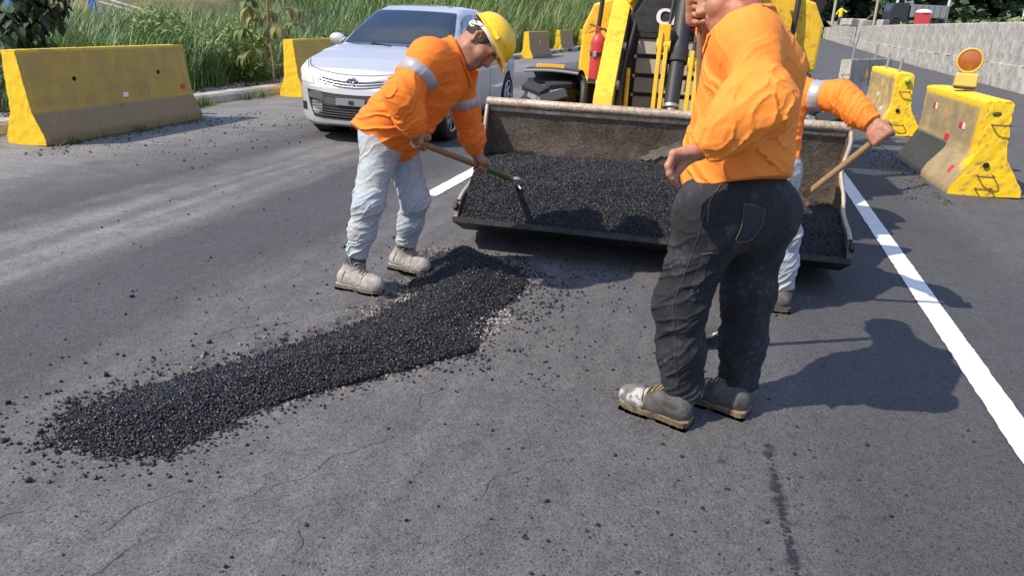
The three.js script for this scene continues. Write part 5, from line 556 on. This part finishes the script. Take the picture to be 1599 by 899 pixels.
// ---------- backhoe loader ----------
const LO = new THREE.Group(); LO.position.set(-.394, 0, -4.445); LO.rotation.y = .045;
const catY = std([.80, .50, .03], .45, { map: T.grime }), blk = std([.022, .023, .026], .55), blkD = std([.035, .036, .04], .7, { map: T.dirt }), rub = std([.03, .032, .036], .9), chrome = std([.6, .6, .6], .18, { metalness: 1 }), dustT = std([.22, .27, .31], .95, { map: T.dirt });
const CX = .07;
{ // bucket
  const steel = std([.25, .225, .205], .6, { metalness: .25, map: T.metal, bumpMap: T.concreteB, bumpScale: .004 }), edgeM = std([.82, .75, .67], .6, { metalness: .3, map: T.metal }), worn = std([.05, .05, .052], .6, { metalness: .3, map: T.dirt });
  const b = new THREE.Group(); b.name = 'bucket'; LO.add(b);
  const inner = new THREE.CatmullRomCurve3([V(0, .222, .03), V(0, .12, -.2), V(0, .055, -.42), V(0, .06, -.58), V(0, .16, -.71), V(0, .36, -.775), V(0, .60, -.765), V(0, .80, -.72), V(0, .885, -.69)]), N = 44, W = 1.2;
  const pr = i => inner.getPoint(i / N), out = i => { const a = pr(Math.max(0, i - 1)), c = pr(Math.min(N, i + 1)), t = c.sub(a).normalize(); return pr(i).add(V(0, -t.z, t.y).multiplyScalar(-.018)); };
  const sh = s => { const g = grid(48, N, (u, v) => { const p = s ? out(Math.round(v * N)) : pr(Math.round(v * N)), x = lerp(-W, W, u), d = .006 * fbm2(x * 2.3, v * 5, 3); return V(x, p.y, p.z + d); }); const q = g.attributes.uv, p = g.attributes.position; for (let i = 0; i < q.count; i++) q.setXY(i, p.getX(i), p.getY(i) * 1.2 - p.getZ(i)); return norm(g); };
  part(b, 'shell', mergeGeometries([sh(0), sh(1)]), steel);
  const mark = (name, x, v, rx, rv, rot, m, seed) => { const g = grid(40, 10, (u, q) => { const a = u * 6.2832, k = q * (.72 + .5 * fbm2(Math.cos(a) * 1.6 + seed, Math.sin(a) * 1.6, 3)), lx = Math.cos(a) * rx * k, lv = Math.sin(a) * rv * k, c = Math.cos(rot), s = Math.sin(rot), X = x + lx * c - lv * s * 1.2, vv = clamp(v + (lx * s / 1.2 + lv * c)), p = inner.getPoint(vv), t = inner.getTangent(vv); return V(X, p.y + t.z * -.005 * -1, p.z + .009); }); part(b, name, norm(g), m); };
  const tar = std([.03, .026, .022], .6), scr = std([.30, .275, .25], .6, { map: T.dirt }), soil = std([.33, .24, .15], .9, { map: T.dirt });
  mark('tar_smear', -.93, .70, .22, .035, -.03, tar, 1); mark('tar_smear', -.50, .685, .17, .02, -.05, tar, 5); mark('scrape_mark', .05, .77, .20, .03, .32, scr, 9); mark('scrape_mark', .42, .80, .12, .05, .1, scr, 12); mark('soil_smear', -1.02, .68, .10, .03, 0, soil, 15); mark('scrape_mark', .78, .72, .2, .03, .05, scr, 19);
  part(b, 'cutting_edge', join([ext([[.045, .205], [-.20, .09], [-.205, .115], [.04, .232]].map(p => [p[0], p[1]]), 2 * W + .02, .003).rotateY(-1.5708).translate(W + .01, 0, 0)]), worn);
  // side plates with the dented front rim
  const prof = [[.035, .215], [-.05, .315], [-.12, .345], [-.28, .375], [-.42, .415], [-.50, .47], [-.60, .62], [-.66, .80], [-.71, .905], [-.735, .88], [-.785, .60], [-.795, .36], [-.73, .15], [-.6, .045], [-.42, .035], [-.2, .1]];
  for (const s of [-1, 1]) { const g = ext(prof.map(p => [-p[0], p[1]]), .022, .003); g.rotateY(1.5708); { const p = g.attributes.position; for (let i = 0; i < p.count; i++) { const y = p.getY(i), z = p.getZ(i); if (s > 0) p.setX(i, p.getX(i) + .018 * Math.sin(y * 17) * sstep(.35, .6, y)); } } g.translate(s * W - .011, 0, 0); const m = part(b, 'side_plate', boxUV(g), steel); part(m, 'rim', tube(prof.slice(1, 9).map(p => V(s * W + (s > 0 ? .018 * Math.sin(p[1] * 17) * sstep(.35, .6, p[1]) : 0), p[1] + .004, p[0] + .006)), .014, 40, 8), edgeM); part(m, 'corner_bit', bx(.028, .05, .12, s * (W + .010), .262, -.045, .008, -.75), worn); }
  part(b, 'top_rail', join([cyl(V(-W - .005, .893, -.70), V(W + .005, .893, -.70), .032, .032, 20), bx(2 * W, .075, .05, 0, .865, -.725, .01)]), edgeM);
  for (const x of [-.45, .55]) part(b, 'hinge', bx(.06, .35, .16, x, .32, -.86, .02), blk);
}
{ // arms, one each side, and tilt linkage
  const prof = [[.86, .16], [.84, .26], [.86, .42], [1.06, .92], [1.35, 1.22], [2.15, 1.86], [2.35, 1.86], [2.4, 1.72], [1.55, .98], [1.22, .72], [.92, .2]];
  for (const x of [-.48, .49]) { const a = part(LO, 'lift_arm', ext(prof, .10, .012).rotateY(1.5708).translate(x, 0, 0), catY); part(a, 'arm_flange', ext([[.84, .27], [.86, .42], [1.05, .93], [1.38, 1.23], [2.15, 1.87], [2.16, 1.9], [1.37, 1.26], [1.03, .95], [.84, .44]], .13, .004).rotateY(1.5708).translate(x - .015, 0, 0), catY); part(a, 'lift_rod', cyl(V(x + .17, 1.12, -1.55), V(x + .2, .62, -1.25), .017, .017, 10), catY); }
  for (const [x, k] of [[-.36, 0], [-.33, .03], [.62, 0]]) part(LO, 'hydraulic_hose', tube([V(x, 2.0, -2.2), V(x + k, 1.5, -1.72), V(x, 1.15, -1.40), V(x - .02, .75, -1.1)], .014, 40, 8), blk); for (const s of [-1, 1]) part(LO, 'hydraulic_hose', tube([V(CX + s * .07, 1.85, -1.62), V(CX + s * .10, 1.5, -1.50), V(CX + s * .085, 1.15, -1.36), V(CX + s * .07, 1.0, -1.30)], .011, 30, 8), blk);
  for (const x of [-.48, .49]) for (const [y, z] of [[.45, -.93], [1.02, -1.2], [1.28, -1.52]]) part(LO, 'arm_pin', cyl(V(x - .03, y, z), V(x + .14, y, z), .035, .035, 16), steelM);
  part(LO, 'cross_tube', cyl(V(-.4, .62, -1.12), V(.55, .62, -1.12), .06, .06, 20), catY);
  const c0 = V(CX + .0, 1.95, -1.72), c1 = V(CX - .02, .62, -1.12), at = t => c0.clone().lerp(c1, t);
  const cy = part(LO, 'tilt_cylinder', cyl(at(0), at(.5), .066, .066, 28), blk); part(cy, 'gland', cyl(at(.5), at(.57), .074, .074, 28), blkD); part(cy, 'sleeve', cyl(at(.57), at(.79), .058, .056, 24), blk); part(cy, 'sleeve_clamp', cyl(at(.79), at(.805), .060, .060, 24), steelM); part(cy, 'rod', cyl(at(.8), at(1), .036, .036, 20), chrome);
  for (const s of [-1, 1]) { const x = CX + s * .125 + (s > 0 ? -.01 : .0), top = s < 0 ? 1.40 : 1.28; const l = part(LO, 'tilt_lever', ext([[1.42, top], [1.33, top], [1.22, .62], [1.33, .58]], .022, .004).rotateY(1.5708).translate(x - .035, 0, 0), catY); part(l, 'lever_plate', ext([[1.42, top - .1], [1.33, top - .1], [1.22, .62], [1.33, .58]], .022, .004).rotateY(1.5708).translate(x + .012, 0, 0), catY); part(l, 'pin', cyl(V(x - .05, top - .09, -1.375), V(x + .05, top - .09, -1.375), .05, .05, 18), catY); if (s < 0) part(l, 'bracket', bx(.085, .16, .07, x, top - .02, -1.37, .006), catY); }
}
{ // hood and grille
  const mesh_ = std([.46, .42, .34], .85, { map: tex(64, (u, v, i, j) => { const h = (Math.hypot(((i + (j >> 3) % 2 * 4) % 8) - 3.5, (j % 8) - 3.5) < 2.6) ? .35 : 1; return [h, h, h]; }, .07) });
  const h = part(LO, 'hood', join([ext([[-.44, .78], [-.47, 1.48], [-.40, 1.66], [-.2, 1.72], [.2, 1.72], [.40, 1.66], [.47, 1.48], [.44, .78]], 1.35, .012).translate(CX, 0, -3.12)]), catY);
  part(h, 'hood_edge', join([ext([[-.43, 1.60], [-.36, 1.68], [.36, 1.68], [.43, 1.60], [.46, 1.64], [.38, 1.74], [-.38, 1.74], [-.46, 1.64]], .12, .01).translate(CX, 0, -1.80)]), catY);
  const gp = part(h, 'grille_panel', join([ext([[-.41, .74], [-.41, 1.52], [-.34, 1.645], [.34, 1.645], [.41, 1.52], [.41, .74]], .05, .012).translate(CX, 0, -1.77)]), blk);
  part(h, 'logo_panel', join([ext([[-.37, 1.395], [-.37, 1.52], [-.31, 1.63], [.31, 1.63], [.37, 1.52], [.37, 1.395]], .025, .008).translate(CX, 0, -1.70), bx(.74, .05, .03, CX, 1.375, -1.685, .008)]), blkD);
  for (let i = 0; i < 5; i++) part(gp, 'grille_slat', bx(.68, .118, .03, CX, 1.285 - i * .146, -1.695, .008, -.22), mesh_);
  for (const s of [-1, 1]) { part(gp, 'grille_post', bx(.05, .75, .06, CX + s * .385, 1.05, -1.69, .012), blkD); for (let i = 0; i < 4; i++) part(gp, 'bolt', norm(new THREE.CylinderGeometry(.013, .013, .012, 10).rotateX(1.57).translate(CX + s * .345, 1.21 - i * .146, -1.675)), steelM); }
}
{ // maker's lettering
  const { FontLoader } = await import('three/addons/loaders/FontLoader.js'), { TextGeometry } = await import('three/addons/geometries/TextGeometry.js');
  const font = await new FontLoader().loadAsync('fonts/droid/droid_sans_bold.typeface.json');
  const t = new TextGeometry('CAT', { font, size: .115, depth: .006, curveSegments: 8, bevelEnabled: false }); t.computeBoundingBox(); const w = t.boundingBox.max.x - t.boundingBox.min.x; t.scale(.34 / w, 1, 1); t.translate(CX - .225, 1.455, -1.664);
  part(LO, 'maker_lettering', norm(t), std([.82, .82, .8], .5)); part(LO, 'red_stripe', bx(.40, .02, .006, CX + .02, 1.425, -1.663, .002), std([.5, .03, .04], .5));
  part(LO, 'lettering_triangle', ext([[-.05, 0], [.05, 0], [0, .05]], .004, 0).translate(CX + .02, 1.456, -1.66), std([.8, .5, .02], .5));
}
{ // front axle, wheels, fenders
  part(LO, 'front_axle', bx(1.7, .2, .2, CX, .45, -1.62, .03), blk); part(LO, 'chassis', join([bx(.75, .45, 2.6, CX, .6, -2.9, .03)]), blk);
  const wheel = (x, y, z, R, w, lugs, name) => { const prof = [[.3, -.40], [.62, -.46], [.78, -.5], [.94, -.48], [1, -.38], [1, .38], [.94, .48], [.78, .5], [.62, .46], [.3, .40]].map(p => new THREE.Vector2(p[0] * R, p[1] * w)); const g = new THREE.LatheGeometry(prof, 40); g.rotateZ(1.5708); const m = part(LO, name, norm(g.translate(x, y, z)), rub); const dustG = new THREE.LatheGeometry([new THREE.Vector2(R * 1.004, -.37 * w), new THREE.Vector2(R * 1.004, .37 * w)], 40); dustG.rotateZ(1.5708); part(m, 'dusty_tread', norm(dustG.translate(x, y, z)), dustT);
    for (let i = 0; i < lugs; i++) for (const s of [-1, 1]) { const a = (i + (s > 0 ? .5 : 0)) / lugs * 6.2832; const l = bx(w * .56, .05 * R / .47, .105 * R / .47, s * w * .24, 0, 0, .012, 0, s * .5); l.translate(0, R + .012, 0); l.rotateX(a); part(m, 'tread_lug', l.translate(x, y, z), rub); }
    const rim = new THREE.LatheGeometry([[.0, .12], [.3, .14], [.5, .30], [.62, .44], [.64, .40], [.5, .2]].map(p => new THREE.Vector2(p[0] * R, p[1] * w * Math.sign(1))), 28); rim.rotateZ(x > CX ? -1.5708 : 1.5708); part(m, 'rim', norm(rim.translate(x, y, z)), std([.6, .55, .45], .6)); return m; };
  wheel(CX - 1.0, .49, -1.62, .475, .36, 15, 'front_wheel'); wheel(CX + 1.03, .49, -1.62, .475, .36, 15, 'front_wheel'); wheel(CX - .72, .72, -3.95, .71, .44, 18, 'rear_wheel'); wheel(CX + .72, .72, -3.95, .71, .44, 18, 'rear_wheel');
  for (const s of [-1, 1]) { const xo = CX + s * 1.19, xi = CX + s * .76; const f = grid(10, 26, (u, v) => { const a = lerp(-.22, 2.2, v), r = .60 + .012 * Math.sin(u * 3.14); const drop = u > .86 ? .06 * (u - .86) / .14 : 0; return V(lerp(xo, xi, u), .47 + Math.cos(a) * r - drop * 0, -1.62 - Math.sin(a) * r); }); const f2 = f.clone(); f2.translate(0, .014, 0); const m = part(LO, 'front_fender', mergeGeometries([norm(f), norm(f2)]), blk); part(m, 'fender_stay', tube([V(xi - s * -.02, 1.03, -1.70), V(xi - s * .05, .98, -1.50), V(xi - s * .06, .7, -1.42), V(xi - s * .06, .5, -1.45)], .03, 20, 8), blk); part(m, 'fender_lip', tube(Array.from({ length: 12 }, (_, i) => { const u = i / 11, a = -.22; return V(lerp(xo, xi, u), .477 + Math.cos(a) * (.60 + .012 * Math.sin(u * 3.14)), -1.62 - Math.sin(a) * .60); }), .012, 24, 6), std([.25, .25, .25], .6)); if (s < 0) { const l = part(m, 'marker_light_bar', bx(.235, .03, .05, CX - 1.0, 1.098, -1.60, .01), std([.7, .38, .03], .4)); for (let i = 0; i < 9; i++) part(l, 'light_cell', bx(.018, .034, .052, CX - 1.1 + i * .025, 1.10, -1.60, .004), std([.75, .42, .04], .35)); } }
}
{ // side tanks / rear fenders, step, cab
  const side = (pts, z, d, m, n) => part(LO, n, ext(pts, d, .02).translate(0, 0, z), m);
  side([[-.82, .97], [-.80, 1.40], [-.72, 1.58], [-.5, 1.66], [-.45, 1.66], [-.45, .97]], -3.3, .85, catY, 'side_panel'); side([[1.06, 1.12], [1.155, 1.16], [1.165, 1.50], [1.08, 1.66], [.9, 1.72], [.62, 1.72], [.62, 1.12]], -3.3, .85, catY, 'side_panel');
  side([[-.84, .62], [-.84, .95], [-.46, .95], [-.46, .62]], -3.2, .9, blk, 'battery_box'); side([[.62, .7], [.62, 1.10], [1.12, 1.10], [1.12, .7]], -3.2, .9, blk, 'tool_box'); part(LO, 'tank_shelf', bx(.42, .035, .3, -.63, .965, -2.25, .008), std([.62, .42, .16], .6));
  for (const [x, z] of [[-.72, -3.25], [1.0, -3.25], [-.72, -4.6], [1.0, -4.6]]) part(LO, 'cab_post', bx(.09, 1.7, .09, x, 1.95, z, .01), blk); part(LO, 'cab_roof', bx(1.95, .12, 1.7, .14, 2.82, -3.9, .04), catY); part(LO, 'cab_floor', bx(1.7, .12, 1.4, .14, 1.12, -3.9, .02), blk);
  const gl = phys([.85, .9, .9], .05, { transmission: 1, thickness: 0 }); part(LO, 'windscreen', bx(1.6, .9, .008, .14, 2.3, -3.25, .002), gl); part(LO, 'seat', join([bx(.5, .12, .5, .14, 1.4, -4.0, .05), bx(.5, .6, .12, .14, 1.7, -4.3, .05)]), blk);
  part(LO, 'handrail', tube([V(-.70, 1.02, -2.33), V(-.66, 1.5, -2.33), V(-.62, 2.2, -2.4), V(-.64, 2.6, -2.9)], .02, 30, 8), blk); part(LO, 'handrail', tube([V(.93, 1.2, -2.35), V(.95, 1.7, -2.4), V(.92, 2.4, -2.6)], .022, 30, 8), blk); part(LO, 'exhaust', cyl(V(-.42, 1.6, -2.2), V(-.42, 2.5, -2.2), .05, .05, 16), blk);
  // backhoe at the rear, swung to the right
  const brown = std([.22, .15, .09], .8, { map: T.metal }); const bh = part(LO, 'backhoe_boom', ext([[0, 0], [.2, 1.6], [.55, 2.3], [.7, 2.2], [.4, 1.5], [.25, -.02]], .22, .01).rotateY(-.35).translate(.35, .9, -5.6), catY); part(bh, 'backhoe_bucket', ext([[0, .5], [.12, .78], [.38, .74], [.5, .45], [.42, .1], [.12, 0], [.2, .3]], .55, .01).scale(.55, .55, .55).translate(1.42, 1.62, -6.4), brown); part(bh, 'backhoe_cylinder', cyl(V(.6, 1.9, -5.5), V(1.1, 2.9, -6.0), .06, .06, 12), blk);
}
shade(LO); add(LO, 'backhoe_loader', 'yellow backhoe loader with a wide front bucket full of black asphalt', 'loader');
{ // fire extinguisher strapped to the loader's left side
  const g = new THREE.Group(), red = phys([.5, .045, .05], .4, { clearcoat: .3 }); const pr = [[0, 0], [.052, .0], [.058, .012], [.058, .30], [.052, .335], [.03, .36], [.018, .372], [0, .374]].map(p => new THREE.Vector2(...p)); part(g, 'cylinder', norm(new THREE.LatheGeometry(pr, 32)), red); part(g, 'base_ring', norm(new THREE.CylinderGeometry(.061, .061, .03, 28).translate(0, .014, 0)), blkD); part(g, 'strap', norm(new THREE.CylinderGeometry(.0605, .0605, .035, 28, 1, true).translate(0, .215, 0)), blkD); part(g, 'strap_buckle', bx(.03, .04, .02, -.01, .215, .062, .004), steelM);
  part(g, 'valve', join([cyl(V(0, .37, 0), V(0, .405, 0), .014, .014, 12), bx(.03, .02, .03, 0, .41, 0, .004)]), std([.35, .05, .04], .5)); part(g, 'lever', tube([V(.0, .415, 0), V(-.03, .425, .01), V(-.075, .435, .03)], .007, 10, 6), std([.45, .08, .07], .5)); part(g, 'carry_handle', tube([V(.0, .40, 0), V(-.03, .39, .01), V(-.075, .372, .03)], .006, 10, 6), std([.45, .08, .07], .5)); part(g, 'hose', tube([V(.01, .405, 0), V(.05, .40, .01), V(.078, .34, .012), V(.07, .22, .015)], .009, 24, 8), blk);
  g.position.copy(LO.localToWorld(V(-.575, .995, -1.66))); add(g, 'fire_extinguisher', 'red fire extinguisher strapped upright beside the loader\'s grille', 'extinguisher'); }
// ---------- asphalt mix ----------
const stoneGeo = (() => { const g = new THREE.IcosahedronGeometry(1, 0), p = g.attributes.position; for (let i = 0; i < p.count; i++) { const x = p.getX(i), y = p.getY(i), z = p.getZ(i), k = 1 + .28 * N3(x * 2.3 + 4, y * 2.3, z * 2.3); p.setXYZ(i, x * k, y * k * .8, z * k * 1.1); } g.computeVertexNormals(); return norm(g); })();
const mixMat = std([1, 1, 1], .47), mixBase = std([.008, .0088, .0105], .75);
const mixCol = r => { const v = .65 + .7 * r() + (r() < .04 ? 1.3 : 0), b = r(); return [.0100 * v, .0112 * v, (.0142 + .003 * b) * v]; };
const moundH = (x, z) => { const s = -sdPoly(patchPoly, x, z) + .03 * fbm2(x * 9, z * 9, 3); if (s < -.03) return 0; const rim = sstep(-.02, .30, s); const H = .036 + .105 * Math.exp(-(((x + 1.42) / .30) ** 2 + ((z + 4.08) / .30) ** 2)) + .03 * Math.exp(-(((x + 1.2) / .25) ** 2 + ((z + 3.6) / .4) ** 2)) + .016 * fbm2(x * 4, z * 4, 3); return rim * H; };
{ const r = rng(300), g = new THREE.Group(); const x0 = -2.4, x1 = -.8, z0 = -4.5, z1 = -1.5, nx = 128, nz = 240;
  const base = grid(nx, nz, (u, v) => { const x = lerp(x0, x1, u), z = lerp(z0, z1, v), s = -sdPoly(patchPoly, x, z) + .03 * fbm2(x * 9, z * 9, 3), h = moundH(x, z); return V(x, s > .012 ? .004 + h - .006 : -.06, z); }); part(g, 'mix_bed', base, mixBase);
  const list = []; for (let i = 0; i < 120000; i++) { const x = lerp(x0, x1, r()), z = lerp(z0, z1, r()), s = -sdPoly(patchPoly, x, z) + .04 * fbm2(x * 11, z * 11, 3); if (s < -.01) continue; if (s < .045 && r() > .35 + s * 14) continue; const sz = .0030 + .0040 * Math.pow(r(), 1.8) + (r() < .03 ? .004 : 0); list.push({ x, y: Math.max(roadY(x, z), moundH(x, z)) + sz * (.1 + .7 * r()), z, s: sz, rx: r() * 6, ry: r() * 6, rz: r() * 6, c: mixCol(r) }); }
  g.add(instances(stoneGeo, mixMat, list, 'mix_stones')); add(g, 'asphalt_patch', 'long mound of black hot-mix asphalt filling the hole in the road', 'asphalt'); console.log('patch stones', list.length);
  const loose = []; for (let i = 0; i < 52000; i++) { const far = r() < .25; const x = lerp(-2.95, .1, r()), z = lerp(-4.6, -1.05, r()), d = sdPoly(patchPoly, x, z); if (d < .0) continue; let p = Math.exp(-d / .05) * .95; if (x > -1.25 && z < -2.7) p += .9 * Math.exp(-d / .24) * clamp(.35 + fbm2(x * 4, z * 4, 3) * 1.8); if (x < -1.9) p += .10 * Math.exp(-d / .22); p += .003; if (r() > p) continue; const sz = (.0030 + .006 * Math.pow(r(), 2.2)) * (x < -1.9 && r() < .12 ? 1.7 : 1); loose.push({ x, y: roadY(x, z) + sz * .45, z, s: sz, rx: r() * 6, ry: r() * 6, rz: r() * 6, c: mixCol(r) }); }
  for (let i = 0; i < 420; i++) { const x = lerp(-4.5, 1.2, r()), z = lerp(-6.5, -.9, r()); if (sdPoly(patchPoly, x, z) < .03) continue; const sz = .003 + .006 * r() ** 3; loose.push({ x, y: roadY(x, z) + sz * .5, z, s: sz, rx: r() * 6, ry: r() * 6, c: mixCol(r) }); }
  for (let i = 0; i < 500; i++) { const z = -5.5 - 4 * r(), x = -6.5 + 1.9 * r() ** 2, sz = .004 + .012 * r() ** 3; loose.push({ x, y: sz * .5, z, s: sz, rx: r() * 6, ry: r() * 6, c: [.06, .055, .05] }); }
  for (let i = 0; i < 500; i++) { const z = -7.5 - 4 * r(), x = 2.15 - .5 * r() ** 2, sz = .004 + .010 * r() ** 3; loose.push({ x, y: sz * .5, z, s: sz, rx: r() * 6, ry: r() * 6, c: [.05, .048, .045] }); }
  instances(stoneGeo, mixMat, loose, 'loose_crumbs', 'loose black asphalt crumbs scattered round the patch', 'crumbs');
  const chips = []; for (let i = 0; i < 9000; i++) { const x = lerp(-2.4, -.75, r()), z = lerp(-4.5, -1.5, r()), s = holeSd(x, z), d = sdPoly(patchPoly, x, z); if (d < -.02 || s > .05) continue; if (r() > .3 || z > -2.2) continue; const sz = .004 + .009 * r() ** 2, v = .6 + .7 * r(); chips.push({ x, y: roadY(x, z) + sz * .3, z, s: sz, rx: r() * 6, ry: r() * 6, c: [.20 * v, .175 * v, .145 * v] }); }
  for (const [cx, cz, n, R] of [[-1.53, -3.45, 110, .05], [-1.0, -3.22, 150, .08], [-.97, -3.37, 120, .07], [-1.62, -3.2, 70, .05]]) for (let i = 0; i < n; i++) { const a = r() * 6.28, q = R * Math.sqrt(r()), x = cx + Math.cos(a) * q, z = cz + Math.sin(a) * q * 1.6 + .05 * (r() - .5), sz = .0022 + .0048 * r() ** 2, v = .8 + .7 * r(); chips.push({ x, y: Math.max(roadY(x, z), moundH(x, z)) + sz * .6, z, s: sz, rx: r() * 6, ry: r() * 6, c: [.33 * v, .31 * v, .275 * v] }); }
  instances(stoneGeo, std([1, 1, 1], .95), chips, 'broken_aggregate', 'pale broken aggregate along the edge of the hole', 'aggregate');
}
// heap in the bucket
const heapH = (X, z) => { const t = clamp((-z - .0) / .70); const back = .515 - .06 * sstep(-.2, -1.1, X) * 0 + .03 * Math.exp(-(((X + .3) / .5) ** 2)) - .14 * sstep(.3, 1.1, X); return lerp(.224, back, Math.pow(t, .85)) + .085 * Math.sin(Math.PI * t) * (1 - .3 * sstep(.2, 1, X)) + .022 * fbm2(X * 3.1 + 4, z * 4, 3) * sstep(0, .25, t) - .03 * Math.exp(-(((X + .75) / .14) ** 2 + ((z + .33) / .08) ** 2)); };
{ const r = rng(320), g = new THREE.Group(); g.position.copy(LO.position); g.rotation.copy(LO.rotation);
  const rim = grid(80, 40, (u, v) => { const X = lerp(-1.185, 1.185, u), z = lerp(.012, -.76, v); return V(X, heapH(X, z) - .007, z); }); part(g, 'mix_bed', rim, mixBase);
  const list = []; for (let i = 0; i < 80000; i++) { const X = lerp(-1.18, 1.18, r()), z = lerp(.01, -.75, r()), sz = .0032 + .0040 * Math.pow(r(), 1.8); list.push({ x: X, y: heapH(X, z) + sz * (.0 + .7 * r()), z, s: sz, rx: r() * 6, ry: r() * 6, rz: r() * 6, c: mixCol(r) }); }
  g.add(instances(stoneGeo, mixMat, list, 'mix_stones')); add(g, 'asphalt_heap', 'heap of black asphalt mix lying in the loader bucket', 'asphalt'); }

{ const r = rng(72), g = new THREE.CircleGeometry(1, 14); g.rotateX(-1.5708); const p = g.attributes.position; for (let i = 1; i < p.count; i++) { const k = .75 + .45 * N2(p.getX(i) * 1.3, p.getZ(i) * 1.3); p.setXYZ(i, p.getX(i) * k, 0, p.getZ(i) * k); }
  instances(norm(g), std([.022, .022, .025], .5), dripSpots.map(([x, z, s]) => ({ x, y: roadY(x, z) + .0022 + .0004 * r(), z, s, sx: .8 + .5 * r(), ry: r() * 6.28 })), 'oil_drips', 'dark oil drips dotted over the road in the foreground', 'oil drips'); }
renderer.render(scene, camera);
